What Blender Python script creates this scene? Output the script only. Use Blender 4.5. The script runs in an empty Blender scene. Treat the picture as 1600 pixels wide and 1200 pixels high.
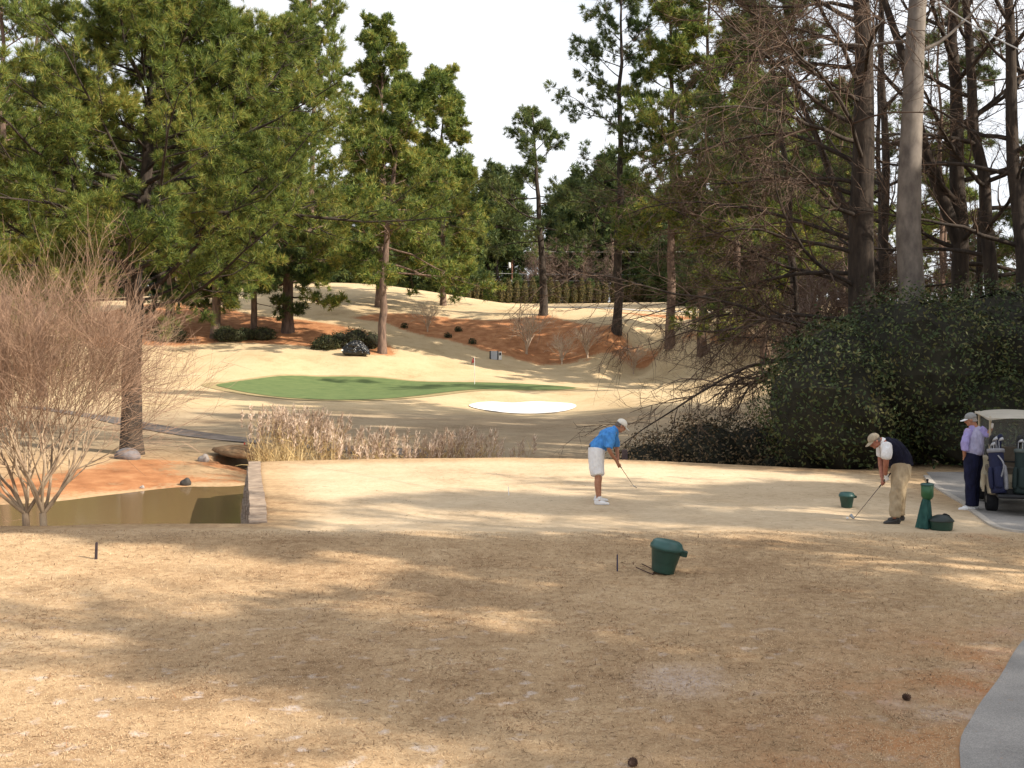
import bpy, math, random
import numpy as np
from mathutils import Vector, Matrix
from mathutils.geometry import delaunay_2d_cdt

SC = bpy.context.scene
COL = SC.collection
R = math.radians
# the photograph's own perspective, used to work out where things stand (metres, camera 3 m above the tee)
F, CX, HY, CH = 1700.0, 800.0, 541.0, 3.0

def P(px, py, d):
    return np.array([(px - CX) / F * d, d, CH - (py - HY) / F * d])

def XY(px, d):
    return ((px - CX) / F * d, d)

# ------------------------------------------------------------------ materials
def new_mat(name):
    m = bpy.data.materials.new(name)
    m.use_nodes = True
    nt = m.node_tree
    b = nt.nodes['Principled BSDF']
    return m, nt, b

def N(nt, kind, **kw):
    n = nt.nodes.new(kind)
    for k, v in kw.items():
        if k in n.inputs.keys():
            n.inputs[k].default_value = v
        else:
            setattr(n, k, v)
    return n

def noise_fac(nt, scale, detail=3.0, rough=0.55, stretch=None, coord='Object'):
    tc = N(nt, 'ShaderNodeTexCoord')
    src = tc.outputs[coord]
    if stretch:
        mp = N(nt, 'ShaderNodeMapping')
        mp.inputs['Scale'].default_value = stretch
        nt.links.new(src, mp.inputs['Vector'])
        src = mp.outputs['Vector']
    n = N(nt, 'ShaderNodeTexNoise', Scale=scale, Detail=detail, Roughness=rough)
    nt.links.new(src, n.inputs['Vector'])
    return n.outputs['Fac']

def ramp(nt, fac, stops):
    r = N(nt, 'ShaderNodeValToRGB')
    el = r.color_ramp.elements
    while len(el) > 1:
        el.remove(el[-1])
    el[0].position = stops[0][0]; el[0].color = (*stops[0][1], 1)
    for p, c in stops[1:]:
        e = el.new(p); e.color = (*c, 1)
    nt.links.new(fac, r.inputs['Fac'])
    return r.outputs['Color']

def mixc(nt, fac, a, b, mode='MIX'):
    m = N(nt, 'ShaderNodeMix', data_type='RGBA', blend_type=mode)
    for sock, v in ((m.inputs[0], fac), (m.inputs[6], a), (m.inputs[7], b)):
        if hasattr(v, 'is_output'):
            nt.links.new(v, sock)
        elif isinstance(v, (int, float)):
            sock.default_value = v
        else:
            sock.default_value = (*v, 1)
    return m.outputs[2]

def math_n(nt, op, a, b=0.0, c=None, clamp=False):
    m = N(nt, 'ShaderNodeMath', operation=op, use_clamp=clamp)
    for i, v in enumerate((a, b) if c is None else (a, b, c)):
        if hasattr(v, 'is_output'):
            nt.links.new(v, m.inputs[i])
        else:
            m.inputs[i].default_value = v
    return m.outputs[0]

def attr(nt, name):
    a = N(nt, 'ShaderNodeAttribute', attribute_name=name)
    return a.outputs['Fac']

def bump(nt, b, fac, strength=0.3, dist=0.02):
    n = N(nt, 'ShaderNodeBump', Strength=strength, Distance=dist)
    nt.links.new(fac, n.inputs['Height'])
    nt.links.new(n.outputs['Normal'], b.inputs['Normal'])

def pmat(name, c1, c2=None, scale=6.0, rough=0.7, stretch=None, bmp=0.0, bdist=0.01, metal=0.0, spec=0.3, detail=4.0):
    """a painted or natural surface: colour varied by noise, a little bump"""
    m, nt, b = new_mat(name)
    b.inputs['Roughness'].default_value = rough
    b.inputs['Metallic'].default_value = metal
    b.inputs['Specular IOR Level'].default_value = spec
    if c2 is None:
        c2 = tuple(x * 0.82 for x in c1)
    f = noise_fac(nt, scale, detail, 0.6, stretch)
    nt.links.new(ramp(nt, f, [(0.34, c2), (0.66, c1)]), b.inputs['Base Color'])
    if bmp:
        bump(nt, b, f, bmp, bdist)
    return m

def leaf_mat(name, cols, rough=0.6, big=0.35, spec=0.25, trans=0.0):
    """foliage: colour differs leaf by leaf and drifts slowly through the crown"""
    m, nt, b = new_mat(name)
    b.inputs['Roughness'].default_value = rough
    b.inputs['Specular IOR Level'].default_value = spec
    g = N(nt, 'ShaderNodeNewGeometry')
    rnd = g.outputs['Random Per Island']
    f = noise_fac(nt, big, 2.0, 0.5)
    f2 = math_n(nt, 'MULTIPLY_ADD', math_n(nt, 'SUBTRACT', f, 0.5), 1.5, 0.0)
    s = math_n(nt, 'ADD', rnd, f2, clamp=True)
    n = len(cols)
    col = ramp(nt, s, [(i / (n - 1), c) for i, c in enumerate(cols)])
    nt.links.new(col, b.inputs['Base Color'])
    if trans:
        tr = N(nt, 'ShaderNodeBsdfTranslucent')
        nt.links.new(col, tr.inputs['Color'])
        mx = N(nt, 'ShaderNodeMixShader')
        mx.inputs[0].default_value = trans
        nt.links.new(b.outputs[0], mx.inputs[1]); nt.links.new(tr.outputs[0], mx.inputs[2])
        nt.links.new(mx.outputs[0], nt.nodes['Material Output'].inputs['Surface'])
    return m

# ------------------------------------------------------------------ meshes
class Buf:
    """collects triangles and quads and links them as one mesh object"""
    def __init__(s):
        s.v, s.t, s.q, s.n = [], [], [], 0
    def add(s, v, tris=None, quads=None, mat=0):
        v = np.asarray(v, dtype=np.float64).reshape(-1, 3)
        if tris is not None and len(tris):
            t = np.asarray(tris, dtype=np.int64).reshape(-1, 3) + s.n
            s.t.append((t, mat))
        if quads is not None and len(quads):
            q = np.asarray(quads, dtype=np.int64).reshape(-1, 4) + s.n
            s.q.append((q, mat))
        s.v.append(v); s.n += len(v)
        return s
    def merge(s, o, M=None, scale=1.0, rotz=0.0, loc=(0, 0, 0), sz=None):
        c, si = math.cos(rotz), math.sin(rotz)
        Rm = np.array([[c, -si, 0], [si, c, 0], [0, 0, 1.0]])
        sc = np.array([scale, scale, scale if sz is None else sz])
        base = s.n
        for v in o.v:
            s.v.append((v * sc) @ Rm.T + np.asarray(loc))
        s.n += o.n
        for t, m in o.t: s.t.append((t + base, m))
        for q, m in o.q: s.q.append((q + base, m))
        return s
    def mesh(s, name, mats, smooth=False):
        me = bpy.data.meshes.new(name)
        V = np.concatenate(s.v) if s.v else np.zeros((0, 3))
        tl = [t for t, _ in s.t]; ql = [q for q, _ in s.q]
        nt_ = sum(len(t) for t in tl); nq = sum(len(q) for q in ql)
        loops = np.concatenate([t.ravel() for t in tl] + [q.ravel() for q in ql]) if nt_ + nq else np.zeros(0, int)
        starts = np.concatenate([np.arange(nt_) * 3, nt_ * 3 + np.arange(nq) * 4])
        mi = np.concatenate([np.full(len(t), m) for t, m in s.t] + [np.full(len(q), m) for q, m in s.q]) if nt_ + nq else np.zeros(0, int)
        me.vertices.add(len(V)); me.vertices.foreach_set('co', V.ravel().astype(np.float32))
        me.loops.add(len(loops)); me.loops.foreach_set('vertex_index', loops.astype(np.int32))
        me.polygons.add(nt_ + nq); me.polygons.foreach_set('loop_start', starts.astype(np.int32))
        me.polygons.foreach_set('material_index', mi.astype(np.int32))
        me.polygons.foreach_set('use_smooth', np.full(nt_ + nq, bool(smooth)))
        for m in (mats if isinstance(mats, (list, tuple)) else [mats]):
            me.materials.append(m)
        me.update(calc_edges=True)
        me.validate()
        return me
    def obj(s, name, mats, parent=None, smooth=False, loc=None):
        o = bpy.data.objects.new(name, s.mesh(name, mats, smooth))
        COL.objects.link(o)
        if parent is not None: o.parent = parent
        if loc is not None: o.location = loc
        return o

def tag(o, label=None, cat=None, group=None, kind=None):
    if label: o['label'] = label
    if cat: o['category'] = cat
    if group: o['group'] = group
    if kind: o['kind'] = kind
    return o

def thing(name, label, cat, loc=(0, 0, 0), rotz=0.0, group=None, scale=1.0):
    o = bpy.data.objects.new(name, None)
    o.empty_display_size = 0.2
    COL.objects.link(o)
    o.location = loc; o.rotation_euler = (0, 0, rotz); o.scale = (scale,) * 3
    return tag(o, label, cat, group)

def copy_tree(o, parent=None):
    c = o.copy(); COL.objects.link(c)
    if parent is not None: c.parent = parent
    for ch in list(o.children):
        copy_tree(ch, c)
    return c

def norm(a):
    return a / np.maximum(np.linalg.norm(a, axis=-1, keepdims=True), 1e-9)

def tubes(paths, radii, sides=6):
    """many tubes at once: paths (B,N,3), radii (B,N)"""
    paths = np.asarray(paths, float); radii = np.asarray(radii, float)
    if paths.ndim == 2: paths = paths[None]; radii = radii[None]
    B, n, _ = paths.shape
    t = norm(np.gradient(paths, axis=1))
    mean = norm(t.mean(axis=1))
    ax = np.eye(3)[np.argmin(np.abs(mean), axis=1)][:, None, :]
    s1 = norm(np.cross(t, np.broadcast_to(ax, t.shape)))
    s2 = np.cross(t, s1)
    a = np.arange(sides) / sides * 2 * math.pi
    ring = s1[:, :, None, :] * np.cos(a)[None, None, :, None] + s2[:, :, None, :] * np.sin(a)[None, None, :, None]
    v = paths[:, :, None, :] + ring * radii[:, :, None, None]
    idx = np.arange(B * n * sides).reshape(B, n, sides)
    i0 = idx[:, :-1, :]; i1 = idx[:, 1:, :]
    q = np.stack([i0, np.roll(i0, -1, 2), np.roll(i1, -1, 2), i1], -1).reshape(-1, 4)
    return v.reshape(-1, 3), q

def box(c, s, rotz=0.0):
    c = np.asarray(c, float); h = np.asarray(s, float) / 2
    v = np.array([[x, y, z] for x in (-1, 1) for y in (-1, 1) for z in (-1, 1)]) * h
    if rotz:
        cs, sn = math.cos(rotz), math.sin(rotz)
        v = v @ np.array([[cs, -sn, 0], [sn, cs, 0], [0, 0, 1]]).T
    q = [(0, 1, 3, 2), (4, 6, 7, 5), (0, 4, 5, 1), (2, 3, 7, 6), (0, 2, 6, 4), (1, 5, 7, 3)]
    return v + c, q

def lathe(profile, sides=20, c=(0, 0, 0), sx=1.0, sy=1.0):
    """profile of (radius, height), closed top and bottom"""
    pr = np.asarray(profile, float)
    a = np.arange(sides) / sides * 2 * math.pi
    v = np.stack([pr[:, 0, None] * np.cos(a) * sx, pr[:, 0, None] * np.sin(a) * sy, np.repeat(pr[:, 1, None], sides, 1)], -1)
    n = len(pr)
    idx = np.arange(n * sides).reshape(n, sides)
    q = np.stack([idx[:-1], np.roll(idx[:-1], -1, 1), np.roll(idx[1:], -1, 1), idx[1:]], -1).reshape(-1, 4)
    v = np.concatenate([v.reshape(-1, 3), [[0, 0, pr[0, 1]], [0, 0, pr[-1, 1]]]])
    b, t = n * sides, n * sides + 1
    tri = [(b, (i + 1) % sides, i) for i in range(sides)] + [(t, idx[-1, i], idx[-1, (i + 1) % sides]) for i in range(sides)]
    return v + np.asarray(c, float), q, tri

def catmull(pts, per=6, closed=False):
    p = np.asarray(pts, float)
    n = len(p)
    out = []
    rng_ = range(n if closed else n - 1)
    for i in rng_:
        if closed:
            a, b, c, d = p[(i - 1) % n], p[i], p[(i + 1) % n], p[(i + 2) % n]
        else:
            a, b, c, d = p[max(i - 1, 0)], p[i], p[i + 1], p[min(i + 2, n - 1)]
        for k in range(per):
            t = k / per
            out.append(0.5 * ((2 * b) + (c - a) * t + (2 * a - 5 * b + 4 * c - d) * t * t + (3 * b - a - 3 * c + d) * t ** 3))
    if not closed: out.append(p[-1])
    return np.array(out)

# ------------------------------------------------------------------ polygons in plan
def seg_dist(x, y, poly, closed=True):
    poly = np.asarray(poly, float)
    d = np.full(x.shape, 1e9)
    m = len(poly)
    for i in range(m if closed else m - 1):
        a, b = poly[i], poly[(i + 1) % m]
        ab = b - a
        L = max(ab @ ab, 1e-12)
        t = np.clip(((x - a[0]) * ab[0] + (y - a[1]) * ab[1]) / L, 0, 1)
        d = np.minimum(d, np.hypot(x - a[0] - t * ab[0], y - a[1] - t * ab[1]))
    return d

def inside(x, y, poly):
    poly = np.asarray(poly, float)
    c = np.zeros(x.shape, bool)
    m = len(poly)
    for i in range(m):
        (x0, y0), (x1, y1) = poly[i], poly[(i + 1) % m]
        if y0 == y1: continue
        cond = (y0 > y) != (y1 > y)
        c ^= cond & (x < (x1 - x0) * (y - y0) / (y1 - y0) + x0)
    return c

def sdist(x, y, poly):
    d = seg_dist(x, y, poly)
    return np.where(inside(x, y, poly), d, -d)

def smooth01(t):
    t = np.clip(t, 0, 1)
    return t * t * (3 - 2 * t)

def vnoise(x, y, seed=0, cell=1.0):
    """value noise, vectorised"""
    x = np.asarray(x, float) / cell; y = np.asarray(y, float) / cell
    xi, yi = np.floor(x).astype(np.int64), np.floor(y).astype(np.int64)
    fx, fy = x - xi, y - yi
    def h(i, j):
        k = (i * 374761393 + j * 668265263 + seed * 982451653) & 0xffffffff
        k = ((k ^ (k >> 13)) * 1274126177) & 0xffffffff
        return ((k ^ (k >> 16)) & 0xffff) / 65535.0
    fx, fy = fx * fx * (3 - 2 * fx), fy * fy * (3 - 2 * fy)
    return (h(xi, yi) * (1 - fx) + h(xi + 1, yi) * fx) * (1 - fy) + (h(xi, yi + 1) * (1 - fx) + h(xi + 1, yi + 1) * fx) * fy - 0.5
# ------------------------------------------------------------------ the lie of the land
WATER_Z = -1.0
WALL_TOP = catmull([(-4.42, 18.4), (-5.12, 21.3), (-5.63, 23.3), (-6.19, 25.6), (-6.76, 28.0)], 8)     # water-side edge of the stone wall
BACK = [(-6.5, 28.3), (-3.4, 29.0), (0, 29.3), (2.96, 28.8), (4.9, 27.9), (7.6, 26.6), (9.2, 26.2), (12, 27.5), (20, 30), (60, 34)]
BANK = [(-90, 16.6), (-40, 17.2), (-8.5, 18.05), (-6.0, 18.4), (-4.5, 18.4)]
TEE = np.array(BANK + [(p[0] + 0.2, p[1]) for p in WALL_TOP] + BACK + [(90, 34), (90, -60), (-90, -60)])

CTRL = []     # (x, d, z)
def c_px(*rows):
    for px, py, d in rows:
        p = P(px, py, d); CTRL.append(tuple(p))
def c_z(*rows):
    for px, d, z in rows:
        CTRL.append((*XY(px, d), z))
# pond floor and waterline
for r in ((-8, 21, -1.6), (-12, 22, -1.6), (-20, 22, -1.6), (-6.2, 24.5, -1.6), (-9, 26.5, -1.5), (-16, 25, -1.5), (-30, 22, -1.5), (-7.4, 28.5, -1.3), (-5, 20, -1.6)):
    CTRL.append(r)
c_z((0, 27.3, -1.02), (100, 28.2, -1.0), (200, 29.7, -1.0), (290, 31, -1.0), (388, 31.5, -1.0), (-300, 26.5, -1.0), (-900, 26, -0.9))
# far bank of the pond, cart path behind it
c_px((0, 740, 31), (100, 730, 33), (200, 716, 35), (300, 715, 36), (380, 706, 38), (-300, 720, 33), (-800, 700, 35))
c_px((60, 640, 56), (150, 652, 56), (220, 665, 52), (300, 679, 48), (400, 691, 44), (500, 699, 42.3), (600, 707, 41), (800, 708, 41), (1000, 706, 41), (1150, 700, 41), (1300, 690, 42))
# the ditch behind the tee
c_z((500, 33, -1.5), (700, 33.5, -1.6), (900, 33.5, -1.6), (1100, 33, -1.4), (1250, 32, -1.2), (1450, 32, -0.6), (1800, 33, 0.1), (450, 36, -1.2), (600, 37, -1.3), (800, 37, -1.4), (1000, 37, -1.3), (1200, 36, -1.0))
# slope up to the green
c_px((120, 620, 68), (260, 640, 62), (340, 642, 62), (500, 652, 57), (600, 655, 57), (700, 655, 58), (820, 662, 57), (950, 660, 57), (1000, 640, 62), (1120, 640, 60), (1250, 625, 60))
c_px((350, 606, 79), (450, 622.5, 74), (530, 626, 73), (640, 621, 75.5), (740, 611, 79), (800, 610.5, 80), (880, 609, 82))
c_px((400, 594, 87), (500, 589, 91), (650, 594, 91), (800, 598, 90), (890, 604, 88), (1000, 608, 80))
c_px((740, 640, 69), (810, 648.5, 67), (880, 644, 69), (760, 629.5, 74), (820, 628, 75), (890, 633, 73))
# behind the green
c_px((250, 590, 86), (180, 575, 92), (300, 562, 96), (420, 552, 97), (560, 562, 96), (700, 566, 100), (800, 578, 100), (900, 588, 99), (1000, 593, 98), (1120, 600, 90))
c_px((200, 540, 100), (290, 540, 101), (400, 536, 103), (500, 541, 102), (590, 551, 100), (300, 505, 110), (400, 505, 112), (460, 505, 112), (250, 480, 120))
c_px((650, 521, 112), (700, 533, 109), (750, 546, 107), (850, 571, 105), (1000, 584, 104), (600, 505, 114))
c_px((560, 495, 117), (700, 490, 122), (850, 492, 119), (960, 512, 107), (1050, 527, 102), (1150, 535, 98), (1250, 530, 95), (1050, 562, 101), (1100, 572, 97), (1160, 560, 95), (1200, 572, 91), (1260, 570, 88), (800, 520, 112), (900, 545, 108), (1000, 556, 106))
c_px((300, 466, 134), (400, 453, 142), (480, 443, 148), (600, 446, 150), (700, 460, 150), (780, 473, 146), (850, 484, 140), (150, 470, 132), (0, 475, 125), (-300, 470, 130))
# beyond the ridge
c_px((480, 452, 190), (600, 456, 190), (300, 470, 190), (700, 470, 185), (850, 481, 170), (960, 477, 175), (1000, 475.5, 185), (860, 474, 215), (1000, 472, 215), (1080, 480, 160), (1200, 485, 150), (1010, 493, 135), (1100, 505, 122))
c_px((1300, 505, 95), (1500, 500, 90), (1800, 490, 90), (1300, 545, 60), (1500, 545, 55), (1800, 540, 55), (1400, 480, 140), (1700, 470, 150))
for u in (-800, -200, 300, 800, 1300, 1900, 2600):
    CTRL.append((*XY(u, 300), 15.0)); CTRL.append((*XY(u, 460), 20.0))
CTRL = np.array(CTRL)

def _feat(x, y):
    y = np.maximum(y, 14.0)
    return np.clip(x / y * F, -2200, 2200) / 300.0, np.log(y) * 4.0
def _ker(r2):
    return 0.5 * r2 * np.log(np.maximum(r2, 1e-12))
_a, _b = _feat(CTRL[:, 0], CTRL[:, 1])
_n = len(CTRL)
_K = _ker((_a[:, None] - _a[None]) ** 2 + (_b[:, None] - _b[None]) ** 2) + np.eye(_n) * 0.003
_Pm = np.stack([np.ones(_n), _a, _b], 1)
_A = np.zeros((_n + 3, _n + 3)); _A[:_n, :_n] = _K; _A[:_n, _n:] = _Pm; _A[_n:, :_n] = _Pm.T
_w = np.linalg.solve(_A, np.concatenate([CTRL[:, 2], np.zeros(3)]))
def z_far(x, y):
    a, b = _feat(x, y)
    out = _w[_n] + _w[_n + 1] * a + _w[_n + 2] * b
    for i in range(_n):
        out = out + _w[i] * _ker((a - _a[i]) ** 2 + (b - _b[i]) ** 2)
    return np.clip(out, -2.2, 24)

NOTCH = [(-9.75, 36.2), (-9.2, 35.6), (-8.4, 35.3), (-8.0, 36.0), (-8.2, 37.6), (-9.0, 37.8), (-9.6, 37.2)]
def z_near(x, y):
    z = 0.05 * vnoise(x, y, 3, 4.0) + 0.025 * vnoise(x, y, 5, 1.3)
    z = z * smooth01((seg_dist(x, y, TEE) - 0.1) / 1.5)
    z = z - 0.14 * np.exp(-(((x - 10.2) / 2.4) ** 2 + ((y - 21.6) / 3.0) ** 2))
    z = z + 0.10 * np.exp(-((y - 16.2) / 1.3) ** 2) * smooth01((4 - x) / 8)
    return z
def z_fun(x, y):
    x = np.asarray(x, float); y = np.asarray(y, float)
    zn = z_near(x, y); zf = z_far(x, y)
    ins = inside(x, y, TEE)
    wb_ = 0.5 + 2.5 * smooth01((x + 6.7) / 0.8)
    s = np.minimum.reduce([seg_dist(x, y, BANK, False) / 1.6,
                           seg_dist(x, y, np.stack([WALL_TOP[:, 0] + 0.2, WALL_TOP[:, 1]], 1), False) / 0.14,
                           seg_dist(x, y, BACK[:7], False) / wb_,
                           seg_dist(x, y, BACK[6:], False) / 7.0])
    t = np.where(ins, 0.0, smooth01(s))
    z = zn * (1 - t) + zf * t
    nd = sdist(x, y, NOTCH)
    z = np.where(nd > -0.3, np.minimum(z, z + (-1.15 - z) * smooth01((nd + 0.3) / 0.35)), z)
    return z

def spaced(rows):
    out = []
    for a, b, s in rows:
        n = max(1, int(round((b - a) / s)))
        out += list(a + (b - a) * np.arange(n) / n)
    out.append(rows[-1][1])
    return np.array(out)
GX = spaced([(-300, -90, 12), (-90, -50, 2.5), (-50, -26, 0.9), (-26, -12, 0.5), (-12, -8, 0.2), (-8, -4, 0.1), (-4, 10, 0.25), (10, 30, 0.6), (30, 70, 1.6), (70, 300, 12)])
GY = spaced([(-60, 2, 4), (2, 17.5, 0.3), (17.5, 34, 0.2), (34, 60, 0.4), (60, 128, 0.7), (128, 200, 1.6), (200, 480, 10)])
MX, MY = np.meshgrid(GX, GY)
MZ = z_fun(MX, MY)
def hz(x, y):
    """height of the ground mesh"""
    x = np.asarray(x, float); y = np.asarray(y, float)
    i = np.clip(np.searchsorted(GX, x) - 1, 0, len(GX) - 2); j = np.clip(np.searchsorted(GY, y) - 1, 0, len(GY) - 2)
    u = np.clip((x - GX[i]) / (GX[i + 1] - GX[i]), 0, 1); v = np.clip((y - GY[j]) / (GY[j + 1] - GY[j]), 0, 1)
    return (MZ[j, i] * (1 - u) + MZ[j, i + 1] * u) * (1 - v) + (MZ[j + 1, i] * (1 - u) + MZ[j + 1, i + 1] * u) * v
def at(px, d, dz=0.0):
    x, y = XY(px, d)
    return (x, y, float(hz(x, y)) + dz)
def ground_hit(px, py, d0=5.0, d1=300.0):
    """where the line of sight through a pixel meets the ground: used to plan positions"""
    ds = np.exp(np.linspace(math.log(d0), math.log(d1), 4000))
    x = (px - CX) / F * ds; z = CH - (py - HY) / F * ds
    k = np.argmax(hz(x, ds) >= z)
    return x[k], ds[k], float(hz(x[k], ds[k]))

# beds of orange pine straw, bare clay bank
def pp(rows):
    return [XY(a, b) for a, b in rows]
STRAW = [
    pp([(150, 99), (220, 100.5), (290, 101), (350, 102.5), (400, 103), (450, 102), (500, 101), (560, 99.5), (610, 99), (625, 101), (600, 106), (560, 110), (520, 112), (470, 114), (400, 116), (340, 122), (290, 126), (230, 124), (150, 115), (60, 108)]),
    pp([(552, 116), (580, 119.5), (640, 121), (700, 120), (735, 118), (770, 117), (810, 117), (850, 119), (900, 115), (960, 108), (1010, 106), (1060, 103), (1150, 100), (1260, 97), (1280, 92), (1180, 97), (1100, 101), (1000, 104), (930, 104), (860, 105), (800, 106), (750, 107), (700, 109), (650, 112), (600, 114)]),
    pp([(920, 150), (1000, 141), (1100, 136), (1180, 134), (1180, 128), (1080, 128), (1000, 134)]),
    pp([(-400, 27), (0, 27.6), (100, 28.6), (200, 30), (290, 31.3), (388, 31.8), (388, 35.2), (350, 36.5), (310, 34.5), (250, 35.2), (180, 34.2), (100, 32.2), (0, 31.2), (-400, 31)]),
]
bank = sdist(MX, MY, STRAW[3]); bank = np.minimum(bank, 0.45) - 0.40 + 1.5 * vnoise(MX, MY, 41, 2.4) * (1 + 0 * MX) + 0.9 * vnoise(MX * 0.4, MY, 43, 0.55)
straw = np.maximum.reduce([sdist(MX, MY, p) for p in STRAW[:3]] + [bank])
straw = np.clip(straw + 0.9 * vnoise(MX, MY, 11, 2.2) + 0.35 * vnoise(MX, MY, 17, 0.7), -4, 1.3)
# loose needles drifting off the near path edge
PATH_L = catmull([(1.2, 1.0), (2.2, 4.6), (3.19, 7.74), (3.73, 8.8), (4.39, 9.8), (5.23, 11.1), (6.5, 12.7), (8.0, 14.0), (9.7, 15.0), (11.0, 15.9), (10.6, 17.1), (9.3, 17.5), (8.55, 17.62), (8.18, 17.95), (8.25, 18.7), (8.66, 20.3), (9.07, 21.8), (9.36, 23.9), (9.9, 26.0)], 5)
PATH_R = [(14, 26.0), (13.6, 22), (14.5, 17), (13.5, 13.5), (9.5, 11.0), (7.3, 9), (5.8, 7), (4.2, 4), (3.2, 1.0)]
pth = sdist(MX, MY, np.array(list(PATH_L) + PATH_R))
drift = smooth01((pth + 2.2) / 2.2) * smooth01((13.0 - MY) / 3.0) * (pth < 0.4) * 0.9
drift = np.maximum(drift, 0.9 * smooth01((9.6 - MY) / 2.5) * smooth01((MX - 0.3) / 2.2))
drift = np.maximum(drift, np.exp(-(((MX - 7.45) / 0.32) ** 2 + ((MY - 17.15) / 0.35) ** 2)) * 1.3)
drift = np.maximum(drift, np.exp(-((MX - 5.0 - 0.55 * (16.6 - MY)) / 0.5) ** 2) * smooth01((MY - 14.3) / 0.8) * smooth01((16.9 - MY) / 0.6) * 0.0)
# worn sandy spots near the camera and one scuffed bare patch
sandy = smooth01((12.2 - MY) / 3.5) * smooth01((1.6 - MX) / 1.5) * smooth01((MX + 7.5) / 2.0)
sandy = np.maximum(sandy, 0.55 * smooth01((15 - MY) / 5))
scuff = np.exp(-((((MX - 1.52) / 0.36) ** 2 + ((MY - 9.75) / 0.42) ** 2)) ** 1.6)
scuff = np.maximum(scuff, 0.9 * np.exp(-((((MX - 3.2) / 0.16) ** 2 + ((MY - 9.25) / 0.13) ** 2)) ** 1.5))
for k_ in range(7):
    yy = 8.9 + k_ * 0.62; xl = np.interp(yy, PATH_L[:60, 1], PATH_L[:60, 0]) - 0.22
    scuff = np.maximum(scuff, 0.8 * np.exp(-((((MX - xl) / 0.28) ** 2 + ((MY - yy) / 0.16) ** 2)) ** 1.5))
fine = smooth01((sdist(MX, MY, TEE) - 0.3) / 1.2) * smooth01((MY - 16.2) / 2.0) * smooth01((9.2 - MX) / 1.5)   # closely mown tee
hill = smooth01((MY - 34) / 10)
vale = smooth01((MY - 34) / 4) * smooth01((70 - MY + 2.5 * vnoise(MX, MY, 71, 9.0) - 0.25 * np.abs(MX + 3)) / 9)

gm, nt, b = new_mat('dormant_grass')
b.inputs['Roughness'].default_value = 0.95
b.inputs['Specular IOR Level'].default_value = 0.08
n1 = noise_fac(nt, 0.22, 3.0); n2 = noise_fac(nt, 1.3, 4.0, 0.6); n3 = noise_fac(nt, 7.0, 4.0, 0.65); n4 = noise_fac(nt, 60.0, 4.0, 0.8)
mixf = math_n(nt, 'ADD', math_n(nt, 'MULTIPLY', n2, 0.30), math_n(nt, 'ADD', math_n(nt, 'MULTIPLY', n3, 0.40), math_n(nt, 'MULTIPLY', n4, 0.40)))
mixf = math_n(nt, 'ADD', mixf, math_n(nt, 'MULTIPLY', math_n(nt, 'SUBTRACT', n1, 0.5), 0.5))
rough_c = ramp(nt, mixf, [(0.36, (0.20, 0.122, 0.066)), (0.47, (0.345, 0.226, 0.125)), (0.58, (0.465, 0.322, 0.185)), (0.74, (0.60, 0.44, 0.27))])
fine_c = ramp(nt, mixf, [(0.30, (0.32, 0.22, 0.125)), (0.48, (0.57, 0.44, 0.29)), (0.72, (0.70, 0.57, 0.40))])
hill_c = ramp(nt, mixf, [(0.32, (0.27, 0.185, 0.095)), (0.42, (0.42, 0.305, 0.17)), (0.52, (0.50, 0.375, 0.22)), (0.75, (0.58, 0.455, 0.285))])
col = mixc(nt, math_n(nt, 'MULTIPLY', attr(nt, 'fine'), 0.75), rough_c, fine_c)
col = mixc(nt, attr(nt, 'hill'), col, hill_c)
# browner rough in front of the green, colour lowered to deepen its shade
vale_c = ramp(nt, mixf, [(0.32, (0.17, 0.115, 0.065)), (0.45, (0.27, 0.195, 0.12)), (0.58, (0.345, 0.26, 0.165)), (0.75, (0.44, 0.34, 0.22))])
col = mixc(nt, attr(nt, 'vale'), col, vale_c)
# sandy worn spots
vs = noise_fac(nt, 4.6, 2.0, 0.5)
sm = math_n(nt, 'MULTIPLY', math_n(nt, 'MULTIPLY_ADD', math_n(nt, 'SUBTRACT', vs, 0.60), 9.0, 0.0, clamp=True), attr(nt, 'sandy'), clamp=True)
sm = math_n(nt, 'MULTIPLY', sm, math_n(nt, 'MULTIPLY_ADD', n4, 1.6, -0.1, clamp=True), clamp=True)
col = mixc(nt, sm, col, (0.60, 0.52, 0.47))
sc_ = math_n(nt, 'MULTIPLY', attr(nt, 'scuff'), math_n(nt, 'MULTIPLY_ADD', n3, 2.4, -0.45, clamp=True), clamp=True)
col = mixc(nt, sc_, col, (0.50, 0.40, 0.34))
# pine straw
st = math_n(nt, 'MULTIPLY_ADD', math_n(nt, 'ADD', attr(nt, 'straw'), math_n(nt, 'ADD', math_n(nt, 'MULTIPLY', math_n(nt, 'SUBTRACT', n3, 0.5), 2.2), math_n(nt, 'MULTIPLY', math_n(nt, 'SUBTRACT', n2, 0.5), 2.0))), 1.6, 0.45, clamp=True)
straw_c = ramp(nt, math_n(nt, 'ADD', math_n(nt, 'MULTIPLY', n2, 0.5), math_n(nt, 'MULTIPLY', n4, 0.5)), [(0.32, (0.16, 0.066, 0.03)), (0.5, (0.37, 0.165, 0.074)), (0.68, (0.55, 0.30, 0.15))])
col = mixc(nt, st, col, straw_c)
dr = math_n(nt, 'MULTIPLY', attr(nt, 'drift'), math_n(nt, 'MULTIPLY_ADD', math_n(nt, 'ADD', n2, math_n(nt, 'MULTIPLY', n4, 0.6)), 3.2, -2.15, clamp=True), clamp=True)
col = mixc(nt, dr, col, (0.40, 0.165, 0.06))
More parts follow.
